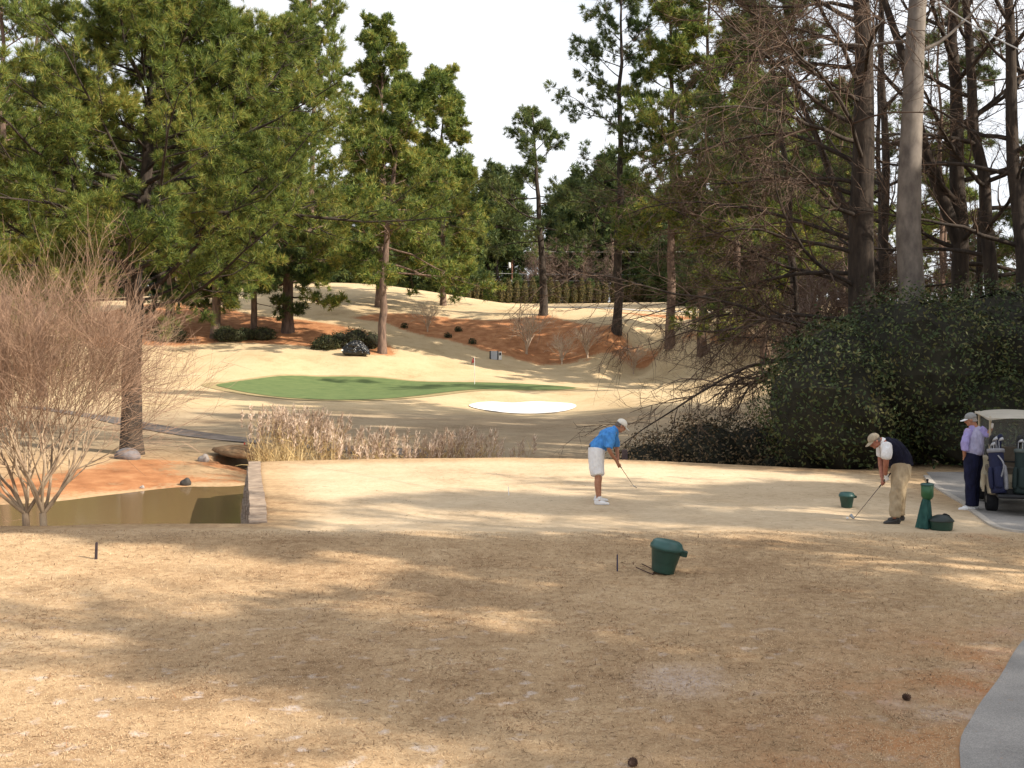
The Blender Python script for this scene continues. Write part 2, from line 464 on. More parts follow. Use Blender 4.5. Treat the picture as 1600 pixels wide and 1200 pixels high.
# dark scraps of thatch
sp = noise_fac(nt, 3.1, 5.0, 0.75, stretch=(1.0, 2.6, 1.0))
spk = math_n(nt, 'MULTIPLY', math_n(nt, 'GREATER_THAN', sp, 0.65), 0.75)
col = mixc(nt, spk, col, (0.14, 0.085, 0.04))
nt.links.new(col, b.inputs['Base Color'])
bump(nt, b, math_n(nt, 'ADD', math_n(nt, 'MULTIPLY', n4, 0.5), n3), 0.6, 0.02)

g = Buf()
ny, nx = MX.shape
idx = np.arange(ny * nx).reshape(ny, nx)
g.add(np.stack([MX, MY, MZ], -1).reshape(-1, 3), quads=np.stack([idx[:-1, :-1], idx[:-1, 1:], idx[1:, 1:], idx[1:, :-1]], -1).reshape(-1, 4))
ground = g.obj('ground', gm, smooth=True)
tag(ground, kind='structure')
for nm, arr in (('straw', straw), ('drift', drift), ('sandy', sandy), ('scuff', scuff), ('fine', fine), ('hill', hill), ('vale', vale)):
    at_ = ground.data.attributes.new(nm, 'FLOAT', 'POINT')
    at_.data.foreach_set('value', arr.ravel().astype(np.float32))

def sheet(name, poly, step, mat, dz=0.006, zf=None, drop=0.0, attrs=None):
    """a sheet lying on the ground inside a plan outline"""
    poly = np.asarray(poly, float)
    out = []
    for i in range(len(poly)):
        a, c = poly[i], poly[(i + 1) % len(poly)]
        k = max(1, int(np.hypot(*(c - a)) / step))
        for j in range(k): out.append(a + (c - a) * j / k)
    out = np.array(out)
    lo, hi = out.min(0), out.max(0)
    gx, gy = np.meshgrid(np.arange(lo[0], hi[0], step), np.arange(lo[1], hi[1], step))
    gx, gy = gx.ravel(), gy.ravel()
    keep = sdist(gx, gy, out) > step * 0.45
    pts = np.concatenate([out, np.stack([gx[keep], gy[keep]], 1)])
    vs_, _, fs, *_ = delaunay_2d_cdt([Vector(p) for p in pts], [], [list(range(len(out)))], 1, 1e-6)
    xy = np.array([tuple(v) for v in vs_])
    z = (hz(xy[:, 0], xy[:, 1]) if zf is None else zf(xy[:, 0], xy[:, 1])) + dz
    tri = []
    for f in fs:
        a, c, d = f[0], f[1], f[2]
        s = (xy[c][0] - xy[a][0]) * (xy[d][1] - xy[a][1]) - (xy[c][1] - xy[a][1]) * (xy[d][0] - xy[a][0])
        tri.append((a, c, d) if s > 0 else (a, d, c))
    bf = Buf(); bf.add(np.column_stack([xy, z]), tris=tri)
    o = bf.obj(name, mat, smooth=True)
    return o

# putting green with its paler collar, bunker
GREEN = catmull(pp([(338, 80.5), (365, 77.5), (400, 75.6), (450, 74.0), (530, 73.2), (600, 74.2), (650, 76.3), (700, 78.6), (750, 80.0), (820, 80.6), (875, 81.6), (900, 83.8), (885, 86.6), (830, 88.2), (750, 89.2), (650, 90.0), (580, 90.6), (500, 90.8), (440, 89.6), (390, 86.6), (355, 83.4)]), 4, True)
cg = GREEN.mean(0)
COLLAR = np.array([p + (p - cg) / np.linalg.norm(p - cg) * (0.6 if p[1] > 84 else 1.1) for p in GREEN])
green_m = pmat('bent_grass', (0.135, 0.175, 0.068), (0.10, 0.14, 0.055), 1.2, 0.9, spec=0.1)
collar_m = pmat('collar_grass', (0.37, 0.29, 0.15), (0.29, 0.225, 0.115), 1.4, 0.95, spec=0.1)
tag(sheet('green_collar', COLLAR, 1.0, collar_m, 0.03), kind='structure')
tag(sheet('putting_green', GREEN, 1.0, green_m, 0.055), kind='structure')
BUNK = catmull(pp([(733, 71.3), (752, 69.2), (790, 68.0), (840, 68.0), (880, 69.2), (900, 71.4), (893, 73.4), (860, 74.6), (830, 74.9), (800, 74.2), (770, 74.4), (745, 73.4)]), 4, True)
sand_m = pmat('white_sand', (0.86, 0.83, 0.78), (0.74, 0.70, 0.64), 2.0, 0.95, bmp=0.4, bdist=0.05, spec=0.1)
tag(sheet('bunker_sand', BUNK, 0.6, sand_m, 0.05), kind='structure')

# cart paths
asph, nt, b = new_mat('worn_asphalt')
b.inputs['Roughness'].default_value = 0.9
na = noise_fac(nt, 90.0, 3.0, 0.7); nb = noise_fac(nt, 1.1, 4.0)
ca = ramp(nt, math_n(nt, 'ADD', math_n(nt, 'MULTIPLY', na, 0.55), math_n(nt, 'MULTIPLY', nb, 0.45)), [(0.33, (0.13, 0.122, 0.114)), (0.5, (0.265, 0.246, 0.226)), (0.66, (0.42, 0.386, 0.35))])
nl = noise_fac(nt, 20.0, 4.0, 0.7)
ca = mixc(nt, math_n(nt, 'MULTIPLY', math_n(nt, 'GREATER_THAN', nl, 0.67), 0.6), ca, (0.33, 0.19, 0.10))
nt.links.new(ca, b.inputs['Base Color']); bump(nt, b, na, 0.5, 0.006)
tag(sheet('cart_path', list(PATH_L) + PATH_R, 0.45, asph, 0.014), kind='structure')
conc = pmat('pale_concrete', (0.50, 0.45, 0.39), (0.38, 0.34, 0.29), 9.0, 0.9, bmp=0.2)
# concrete edging along the bay where the carts stand
kb = Buf()
ed = PATH_L[np.argmin(np.hypot(PATH_L[:, 0] - 9.3, PATH_L[:, 1] - 17.5)):]
ed = ed[ed[:, 1] < 25.5]
tg = norm(np.gradient(ed, axis=0)); nr = np.stack([-tg[:, 1], tg[:, 0]], 1)
sec = [(0.0, -0.1), (0.0, 0.03), (0.13, 0.035), (0.13, -0.1)]
vv = np.array([[(*(e + n * o), float(hz(*(e + n * o))) + h) for o, h in sec] for e, n in zip(ed, nr)])
k = np.arange(len(ed) * 4).reshape(-1, 4)
kb.add(vv.reshape(-1, 3), quads=np.concatenate([np.stack([k[:-1, i], k[:-1, i + 1], k[1:, i + 1], k[1:, i]], -1) for i in range(3)]))
tag(kb.obj('path_edging', conc), kind='structure')
FP = catmull([XY(40, 57), XY(150, 56), XY(220, 52), XY(300, 48), XY(400, 44), XY(500, 42.3), XY(600, 41.2), XY(690, 40.5)], 5)
tg = norm(np.gradient(FP, axis=0)); nr = np.stack([-tg[:, 1], tg[:, 0]], 1)
tag(sheet('far_cart_path', np.concatenate([FP + nr * 0.95, (FP - nr * 0.95)[::-1]]), 0.5, pmat('old_asphalt', (0.17, 0.145, 0.13), (0.11, 0.095, 0.085), 3, 0.95, spec=.1), 0.03), kind='structure')
FP2 = catmull([XY(852, 176), XY(900, 168), XY(960, 158), XY(1010, 150), XY(1080, 147), XY(1180, 146)], 5)
tg = norm(np.gradient(FP2, axis=0)); nr = np.stack([-tg[:, 1], tg[:, 0]], 1)
tag(sheet('hill_cart_path', np.concatenate([FP2 + nr * 1.0, (FP2 - nr * 1.0)[::-1]]), 1.2, conc, 0.06), kind='structure')

# pond
wm, nt, b = new_mat('pond_water')
b.inputs['Base Color'].default_value = (0.20, 0.13, 0.062, 1)
b.inputs['Roughness'].default_value = 0.10
b.inputs['IOR'].default_value = 1.33
b.inputs['Specular IOR Level'].default_value = 0.5
bump(nt, b, noise_fac(nt, 2.2, 3.0, 0.55, stretch=(1.0, 2.2, 1.0)), 0.10, 0.02)
wx = [(p[0] + 0.05, p[1]) for p in WALL_TOP]
POND = [(-80, 16), (-40, 16.5), (-8.5, 17.6), (-4.35, 18.0)] + wx + [(-6.75, 30.5), XY(392, 33.0), XY(340, 33.4), XY(200, 33), XY(0, 31), (-40, 30), (-80, 30)]
tag(sheet('pond_water', POND, 1.2, wm, 0.0, zf=lambda x, y: np.full(x.shape, WATER_Z)), kind='structure')

# stone retaining wall along the pond
stone = pmat('weathered_stone', (0.38, 0.29, 0.215), (0.22, 0.165, 0.125), 5.0, 0.95, bmp=0.5, bdist=0.02)
rs = random.Random(4)
wb = Buf()
wl = WALL_TOP
seg = np.concatenate([[0], np.cumsum(np.linalg.norm(np.diff(wl, axis=0), axis=1))])
def wall_pt(s):
    return np.array([np.interp(s, seg, wl[:, 0]), np.interp(s, seg, wl[:, 1])])
zc = -1.5
rows = [(-1.55, 0.34), (-1.2, 0.3), (-0.9, 0.3), (-0.6, 0.3), (-0.3, 0.25), (-0.06, 0.10)]
for ri, (z0, h) in enumerate(rows):
    s = -0.1 - rs.random() * 0.3
    top = ri == len(rows) - 1
    while s < seg[-1] - 0.05:
        L = rs.uniform(0.4, 0.62) if top else rs.uniform(0.3, 0.7)
        a, c = wall_pt(max(s, 0)), wall_pt(min(s + L, seg[-1]))
        d_ = (c - a); ln = np.linalg.norm(d_)
        if ln > 0.08:
            bat = -0.16 * (-(z0 + h / 2)) if not top else 0.0
            wdt = 0.30 if top else 0.34
            ctr = (a + c) / 2 + np.array([wdt / 2 - 0.02 + bat * 0.9, 0]) + np.array([rs.uniform(-.012, .012), 0])
            ang = math.atan2(d_[1], d_[0])
            v, q = box((0, 0, 0), (ln - 0.012, wdt, h - 0.01))
            v = v * (1 + 0.03 * np.array([[rs.uniform(-1, 1) for _ in range(3)] for _ in range(8)]))
            v[:, 2] += 0.012 * rs.uniform(-1, 1)
            cs, sn = math.cos(ang), math.sin(ang)
            v = v @ np.array([[cs, -sn, 0], [sn, cs, 0], [0, 0, 1]]).T + np.array([*ctr, z0 + h / 2])
            wb.add(v, quads=q)
        s += L
tag(wb.obj('stone_wall', stone), 'low grey stone retaining wall between the pond and the bright tee', 'wall')
# grassy ledge over the dark hollow at the end of the pond
lb = Buf()
ang = np.linspace(0, 2 * math.pi, 28, endpoint=False)
rad = np.array([1.0 + 0.12 * rs.uniform(-1, 1) for _ in ang])
ring = np.stack([-8.75 + 1.35 * rad * np.cos(ang), 36.9 + 1.0 * rad * np.sin(ang)], 1)
lay = []
for f, z in ((0.92, -0.74), (1.0, -0.66), (0.95, -0.57), (0.6, -0.5), (0.05, -0.47)):
    lay.append(np.column_stack([(ring - [-8.75, 36.9]) * f + [-8.75, 36.9], z - 0.10 * (ring[:, 0] + 8.75)]))
lv = np.array(lay); m_ = len(ang); kk = np.arange(5 * m_).reshape(5, m_)
lb.add(lv.reshape(-1, 3), quads=np.stack([kk[:-1], np.roll(kk[:-1], -1, 1), np.roll(kk[1:], -1, 1), kk[1:]], -1).reshape(-1, 4))
lb.add(np.concatenate([lay[0], [[-8.75, 36.9, -0.76]]]), tris=[(m_, (i + 1) % m_, i) for i in range(m_)])
tag(lb.obj('turf_ledge', pmat('bank_turf', (0.30, 0.20, 0.11), (0.2, 0.11, 0.055), 5, 0.95, bmp=0.5, bdist=0.03), smooth=True), 'turf ledge jutting over a dark hollow beyond the end of the stone wall', 'ledge')
# ------------------------------------------------------------------ growing things
def grow(rng, starts, dirs, lens, n, wander=0.12, trop=(0, 0, 0), flat=1.0):
    B = len(starts)
    p = np.zeros((B, n, 3)); p[:, 0] = starts
    d = norm(np.array(dirs, float))
    st = (np.asarray(lens, float) / (n - 1))[:, None]
    for i in range(1, n):
        d = d + rng.normal(0, wander, (B, 3)) + np.asarray(trop)
        d[:, 2] *= flat
        d = norm(d)
        p[:, i] = p[:, i - 1] + d * st
    return p

def sprout(rng, paths, radii, per, t0, t1, ang0, ang1, flat=1.0):
    """starts, directions, radii and positions of side shoots"""
    B, n, _ = paths.shape
    t = (np.arange(per)[None] + rng.random((B, per))) / per * (t1 - t0) + t0
    f = t * (n - 1); i = np.minimum(f.astype(int), n - 2); u = (f - i)[..., None]
    bi = np.arange(B)[:, None]
    pos = paths[bi, i] * (1 - u) + paths[bi, i + 1] * u
    tan = norm(paths[bi, i + 1] - paths[bi, i])
    rad = radii[bi, i] * (1 - u[..., 0]) + radii[bi, i + 1] * u[..., 0]
    rnd = rng.normal(0, 1, (B, per, 3)); rnd[..., 2] *= flat
    perp = norm(rnd - (rnd * tan).sum(-1, keepdims=True) * tan)
    a = rng.uniform(ang0, ang1, (B, per))[..., None]
    d = tan * np.cos(a) + perp * np.sin(a)
    return pos.reshape(-1, 3), d.reshape(-1, 3), rad.ravel(), t.ravel(), np.repeat(np.arange(B), per)

def taper(r0, r1, n):
    r0 = np.asarray(r0, float)[:, None]; r1 = np.asarray(r1, float)
    r1 = r1[:, None] if r1.ndim else r1
    return r0 + (r1 - r0) * np.linspace(0, 1, n)[None]

def ribbons(rng, paths, w0, w1=0.0):
    """fine twigs and blades: flat strips turned every way"""
    B, n, _ = paths.shape
    t = norm(paths[:, -1] - paths[:, 0])
    s = norm(np.cross(t, rng.normal(0, 1, (B, 3))))
    w = (w0 + (w1 - w0) * np.linspace(0, 1, n))[None, :, None] / 2
    v = np.stack([paths - s[:, None] * w, paths + s[:, None] * w], 2)
    idx = np.arange(B * n * 2).reshape(B, n, 2)
    q = np.stack([idx[:, :-1, 0], idx[:, :-1, 1], idx[:, 1:, 1], idx[:, 1:, 0]], -1).reshape(-1, 4)
    return v.reshape(-1, 3), q

def blades(rng, cen, axis, nb, L, w, spread=1.0, up=0.3):
    """needle tufts: nb slender triangles round every centre"""
    T = len(cen)
    d = norm(axis[:, None] * 0.75 + rng.normal(0, 0.62 * spread, (T, nb, 3)) + np.array([0, 0, up]))
    ln = L * rng.uniform(0.65, 1.15, (T, nb, 1))
    s = norm(np.cross(d, rng.normal(0, 1, (T, nb, 3)))) * (w / 2)
    c = cen[:, None] + rng.normal(0, L * 0.10, (T, nb, 3))
    v = np.stack([c - s, c + s, c + d * ln], 2).reshape(-1, 3)
    return v, np.arange(len(v)).reshape(-1, 3)

BARK = pmat('pine_bark', (0.20, 0.135, 0.10), (0.075, 0.05, 0.04), 5.0, 0.95, stretch=(1, 1, 0.22), bmp=0.8, bdist=0.05)
BARK_GREY = pmat('smooth_grey_bark', (0.21, 0.182, 0.155), (0.10, 0.085, 0.074), 3.2, 0.9, stretch=(1, 1, 0.5), bmp=0.35, bdist=0.03)
BARK_DARK = pmat('dark_bark', (0.062, 0.047, 0.036), (0.024, 0.019, 0.016), 6.0, 0.95, stretch=(1, 1, 0.25), bmp=0.8, bdist=0.05)
TWIG = pmat('brown_twigs', (0.12, 0.08, 0.056), (0.07, 0.046, 0.033), 0.8, 0.9)
TWIG_TAN = pmat('tan_twigs', (0.33, 0.215, 0.145), (0.19, 0.12, 0.08), 1.5, 0.9)
BARK_TAN = pmat('peeling_tan_bark', (0.44, 0.34, 0.235), (0.24, 0.17, 0.115), 7.0, 0.85, stretch=(1, 1, 0.3), bmp=0.3)
NEEDLE = leaf_mat('pine_needles', [(0.038, 0.068, 0.020), (0.092, 0.145, 0.034), (0.158, 0.215, 0.045), (0.24, 0.27, 0.055), (0.35, 0.29, 0.065)], 0.5, 0.30, trans=0.3)
NEEDLE_DEEP = leaf_mat('deep_pine_needles', [(0.030, 0.055, 0.022), (0.066, 0.102, 0.036), (0.112, 0.150, 0.044), (0.18, 0.195, 0.055)], 0.5, 0.25, trans=0.28)
HOLLY = leaf_mat('glossy_evergreen_leaves', [(0.020, 0.032, 0.012), (0.035, 0.054, 0.018), (0.056, 0.074, 0.024), (0.10, 0.095, 0.035)], 0.6, 0.5, spec=0.2)
DRYLEAF = leaf_mat('mixed_dry_leaves', [(0.025, 0.026, 0.011), (0.06, 0.048, 0.024), (0.13, 0.085, 0.042), (0.27, 0.18, 0.095)], 0.6, 0.6)
SHRUB = leaf_mat('shrub_leaves', [(0.02, 0.03, 0.012), (0.04, 0.05, 0.018), (0.075, 0.07, 0.028)], 0.6, 0.5)
CEDAR = leaf_mat('arborvitae_sprays', [(0.040, 0.042, 0.014), (0.085, 0.075, 0.022), (0.15, 0.105, 0.035)], 0.7, 0.25)
CORE = pmat('painted_inner_shade', (0.03, 0.028, 0.018), (0.015, 0.014, 0.009), 3.0, 1.0)

def pine_bufs(seed, H, cb, cr, tr, lean=(0, 0), limbs=46, sub=8, twg=9, tpt=2, tlen=0.8, nb=12, nl=0.42, nw=0.05, skew=(0, 0), gap=0.25, topr=0.5, droop=0.0, bow=0.0, minel=-20):
    rng = np.random.default_rng(seed)
    cr = cr * 1.2
    wood, fol = Buf(), Buf()
    n = 18
    tt = np.linspace(0, 1, n)
    wob = np.cumsum(rng.normal(0, 0.0055 * H, (n, 2)), axis=0); wob -= wob[0]
    tp = np.column_stack([lean[0] * tt ** 1.2 + wob[:, 0] * 0.6 + bow * np.sin(tt * math.pi), lean[1] * tt + wob[:, 1] * 0.6, -0.4 + (H * 0.98 + 0.4) * tt])
    rr = tr * (1 - 0.86 * tt ** 1.1) * (1 + 0.28 * np.exp(-tt * H / 0.5))
    v, q = tubes(tp, rr, 12); wood.add(v, quads=q)
    # limbs
    z = cb + (H * 0.97 - cb) * (np.arange(limbs) + rng.random(limbs)) / limbs
    t = (z - cb) / (H - cb)
    az = np.arange(limbs) * 2.399 + rng.normal(0, 0.5, limbs)
    prof = (0.62 + 0.38 * np.sin(np.clip(t * 1.5 + 0.25, 0, 1) * math.pi)) * (1 - (1 - topr) * np.clip(t, 0, 1) ** 2.2)
    L = cr * prof * rng.uniform(0.55, 1.18, limbs) * (1 + skew[0] * np.cos(az) + skew[1] * np.sin(az))
    keep = rng.random(limbs) > gap * (0.4 + 0.6 * np.sin(t * 9 + seed) ** 2)
    z, t, az, L = z[keep], t[keep], az[keep], L[keep]
    el = R(-6) + t ** 1.4 * R(58) + rng.normal(0, R(8), len(z)) - droop
    el = np.maximum(el, R(minel))
    st = np.column_stack([np.interp(z, tp[:, 2], tp[:, 0]), np.interp(z, tp[:, 2], tp[:, 1]), z])
    d = np.column_stack([np.cos(az) * np.cos(el), np.sin(az) * np.cos(el), np.sin(el)])
    lp = grow(rng, st, d, L, 8, 0.11, (0, 0, 0.035))
    lr = taper(np.clip(tr * 0.22 * (L / cr) ** 0.8, 0.02, None), 0.012, 8)
    v, q = tubes(lp, lr, 6); wood.add(v, quads=q)
    s_, d_, r_, t_, pi_ = sprout(rng, lp, lr, sub, 0.28, 1.0, R(30), R(72), flat=0.45)
    sl = L[pi_] * rng.uniform(0.18, 0.42, len(s_)) * (1.1 - 0.5 * t_)
    sp = grow(rng, s_, d_, sl, 5, 0.14, (0, 0, 0.07))
    sr = taper(np.clip(r_ * 0.6, 0.012, 0.06), 0.006, 5)
    v, q = tubes(sp, sr, 4); wood.add(v, quads=q)
    s2, d2, r2, t2, p2 = sprout(rng, sp, sr, twg, 0.25, 1.0, R(25), R(75), flat=0.6)
    tl = tlen * rng.uniform(0.35, 0.85, len(s2)) * (nl / 0.42) * (1.15 - 0.4 * t2)
    tw = grow(rng, s2, d2, tl, 3, 0.12, (0, 0, 0.15))
    v, q = ribbons(rng, tw, 0.03 * nl / 0.42, 0.012); wood.add(v, quads=q)
    cen, axs = [], []
    for k in range(tpt):
        f = 1.0 - 0.45 * k / max(1, tpt)
        cen.append(tw[:, 0] + (tw[:, -1] - tw[:, 0]) * f); axs.append(norm(tw[:, -1] - tw[:, 0]))
    # limb and branch ends carry tufts too
    cen.append(sp[:, -1]); axs.append(norm(sp[:, -1] - sp[:, -2]))
    v, tr_ = blades(rng, np.concatenate(cen), np.concatenate(axs), nb, nl, nw)
    fol.add(v, tris=tr_)
    return wood, fol

def pine(label, px, d, seed, group='pines of the course', leafmat=None, bark=None, z=None, shared=None, **kw):
    x, y = XY(px, d)
    zz = float(hz(x, y)) if z is None else z
    t = thing('pine_tree', label, 'pine', (x, y, zz), 0, group)
    w, f = pine_bufs(seed, **kw)
    w.obj('trunk', bark or BARK, t, smooth=True)
    f.obj('crown', leafmat or NEEDLE, t)
    return t

# --- pines on the left
pine('huge dense pine on the pond bank behind the twiggy bare tree, filling the upper left', 207, 36.0, 21, H=17.2, cb=4.7, cr=6.8, tr=0.36, limbs=112, sub=11, twg=14, tpt=3, nb=19, nl=0.25, nw=0.016, gap=0.06, minel=7, tlen=1.0, topr=0.75, skew=(0.12, -0.1), lean=(0.9, 0.0), bark=BARK_DARK)
pine('tall pine reaching out of the top left corner, thin crown with sky showing through', 8, 62, 23, H=25, cb=7, cr=5, tr=0.34, limbs=44, nb=12, nl=0.36, nw=0.04, gap=0.35, topr=0.7)
pine('slim pine just behind and right of the one in the top left corner', 66, 66, 24, H=26, cb=9, cr=4.2, tr=0.30, limbs=42, nb=12, nl=0.36, nw=0.04, gap=0.4, topr=0.6)
pine('bushy pine low behind the twiggy bare tree at the left edge', 40, 84, 25, H=19, cb=3.5, cr=6, tr=0.35, limbs=50, nb=12, nl=0.42, nw=0.06)
pine('dark pine on the straw bed nearest the huge pine trunk', 263, 108, 26, H=25, cb=2.4, cr=6.2, tr=0.46, limbs=58, nb=13, nl=0.55, nw=0.085, leafmat=NEEDLE_DEEP)
pine('pine with low boughs and a grey trunk, between the dark and the slender pines', 336, 104.5, 27, H=27, cb=2.2, cr=6.2, tr=0.47, limbs=62, nb=13, nl=0.55, nw=0.085)
pine('slender pine at the back of the straw bed with a pale trunk foot', 397, 106.5, 28, H=24, cb=2.8, cr=5.2, tr=0.33, limbs=50, nb=13, nl=0.55, nw=0.085, leafmat=NEEDLE_DEEP)
pine('stout dark trunked pine at the right end of the shaded straw bed', 450, 108, 29, H=30, cb=3.4, cr=6.6, tr=0.58, limbs=66, nb=13, nl=0.55, nw=0.085)
pine('tallest pine of the left group, open top against the white sky', 488, 160, 30, H=46, cb=11, cr=10.5, tr=0.55, limbs=64, nb=13, nl=0.6, nw=0.085, gap=0.25, topr=0.62, skew=(0.1, 0))
pine('full pine behind the leaning pine, its crown rounded below the tallest top', 592, 124, 31, H=31, cb=4, cr=7.5, tr=0.45, limbs=66, nb=13, nl=0.6, nw=0.095)
pine('leaning pine with a pale lower trunk beside the black covered bundle', 597, 100, 32, H=25, cb=7.2, cr=6.2, tr=0.40, limbs=60, nb=13, nl=0.55, nw=0.08, lean=(2.3, 0), skew=(0.30, -0.2), bow=-0.35, gap=0.2, droop=0.1)
pine('pine with a rounded open top at the right end of the left group', 692, 128, 33, H=26.5, cb=5, cr=5.6, tr=0.36, limbs=56, nb=13, nl=0.6, nw=0.09, topr=0.5)
# --- the single pine in the middle
pine('lone tall pine at the centre of the ridge, its sparse crown against the sky', 848, 119, 34, H=22.6, cb=7.2, cr=6.4, tr=0.46, limbs=34, sub=7, twg=8, nb=11, nl=0.52, nw=0.065, gap=0.5, topr=0.45, lean=(-1.6, 0), leafmat=NEEDLE_DEEP, bark=BARK_DARK)
# --- the right hand pines
pine('pine at the left edge of the right hand group, boughs reaching into white sky', 963, 107, 35, H=35, cb=8.5, cr=7.4, tr=0.46, limbs=56, sub=7, twg=8, nb=11, nl=0.5, nw=0.06, gap=0.4, topr=0.5, skew=(-0.15, 0), leafmat=NEEDLE_DEEP, bark=BARK_DARK)
pine('tall pine with a brown trunk, second in the right hand group', 1047, 102, 36, H=37, cb=10, cr=6.0, tr=0.44, limbs=52, sub=7, twg=8, nb=12, nl=0.55, nw=0.075, gap=0.25, topr=0.6)
pine('tall pine with a bare pinkish trunk leaning right, beside the brown trunked pine', 1098, 99, 37, H=36, cb=12, cr=6.0, tr=0.42, limbs=48, sub=7, twg=8, nb=12, nl=0.55, nw=0.075, lean=(1.6, 0), gap=0.25, topr=0.6)
pine('pine with a short clear trunk, seen through the drooping twigs', 1152, 98, 38, H=28, cb=5, cr=6.4, tr=0.42, limbs=60, nb=13, nl=0.55, nw=0.08)
pine('dark slim pine leaning left, just left of the thick bare trunk', 1258, 58, 39, H=24, cb=10.5, cr=5.0, tr=0.26, limbs=50, nb=12, nl=0.36, nw=0.04, lean=(-2.4, 0), leafmat=NEEDLE_DEEP, bark=BARK_DARK)
pine('olive pine behind the brown twigs, left of the dark slim leaning pine', 1195, 92, 40, H=24, cb=3, cr=5.6, tr=0.36, limbs=60, nb=13, nl=0.55, nw=0.085)
pine('olive pine in the gap behind the thick bare trunk', 1318, 102, 41, H=20, cb=2.5, cr=5.2, tr=0.28, limbs=48, nb=12, nl=0.45, nw=0.06)
pine('yellowish pine low behind the pale smooth trunk', 1475, 92, 42, H=15, cb=2, cr=5.0, tr=0.28, limbs=48, nb=12, nl=0.45, nw=0.06)
pine('thin pine between the bare trunks near the top right corner', 1478, 70, 43, H=24, cb=12, cr=3.8, tr=0.18, limbs=26, nb=10, nl=0.36, nw=0.04, gap=0.55, leafmat=NEEDLE_DEEP)
pine('bushy pine at the right edge behind the bare trunks', 1625, 86, 44, H=13, cb=2, cr=4.6, tr=0.30, limbs=46, nb=12, nl=0.45, nw=0.06, leafmat=NEEDLE_DEEP)

# --- the far wood beyond the fairway reads as one mass
protos = [pine_bufs(60 + i, H=1.0 * h, cb=cb, cr=cr, tr=0.4, limbs=46, sub=7, twg=6, tpt=1, nb=9, nl=0.9, nw=0.19, gap=0.1) for i, (h, cb, cr) in enumerate([(26, 3, 6), (30, 6, 6.5), (22, 2, 6), (28, 9, 6)])]
fw, ft = Buf(), Buf()
rw = random.Random(7)
for i in range(105):
    px = rw.uniform(-250, 1290) if i < 55 else rw.uniform(560, 1330)
    d = rw.uniform(222, 275) if 380 < px < 1150 else rw.uniform(150, 230)
    x, y = XY(px, d)
    k = rw.randrange(4); a = rw.uniform(0, 6.28); s = rw.uniform(0.75, 1.1)
    fw.merge(protos[k][0], scale=s, rotz=a, loc=(x, y, hz(x, y))); ft.merge(protos[k][1], scale=s, rotz=a, loc=(x, y, hz(x, y)))
low = pine_bufs(66, H=11, cb=0.4, cr=4.2, tr=0.2, limbs=40, sub=6, twg=6, tpt=1, nb=9, nl=0.8, nw=0.19, gap=0.0)
for i in range(64):
    px = rw.choice([rw.uniform(180, 740), rw.uniform(1000, 1250)]); d = rw.uniform(210, 222)
    if px > 1080 or px < 330: d = rw.uniform(158, 176)
    x, y = XY(px, d); a = rw.uniform(0, 6.28); sc = rw.uniform(0.6, 1.1)
    fw.merge(low[0], scale=sc, rotz=a, loc=(x, y, hz(x, y) - .8)); ft.merge(low[1], scale=sc, rotz=a, loc=(x, y, hz(x, y) - .8))
for i in range(40):
    x, y = XY(rw.uniform(700, 1060), rw.uniform(212, 219)); a = rw.uniform(0, 6.28); sc = rw.uniform(0.3, 0.5)
    fw.merge(low[0], scale=sc, rotz=a, loc=(x, y, hz(x, y) - .5)); ft.merge(low[1], scale=sc, rotz=a, loc=(x, y, hz(x, y) - .5))
for i in range(26):
    x, y = XY(rw.uniform(-250, 330), rw.uniform(150, 172)); a = rw.uniform(0, 6.28); sc = rw.uniform(0.6, 1.0)
    fw.merge(low[0], scale=sc, rotz=a, loc=(x, y, hz(x, y) - 1.2)); ft.merge(low[1], scale=sc, rotz=a, loc=(x, y, hz(x, y) - 1.2))
wd = thing('woods', 'dark evergreen woods closing the view beyond the fairway', 'woods', (0, 0, 0)); wd['kind'] = 'stuff'
ft.obj('foliage', NEEDLE_DEEP, wd)['kind'] = 'stuff'
fw.obj('trunks', BARK_DARK, wd)['kind'] = 'stuff'

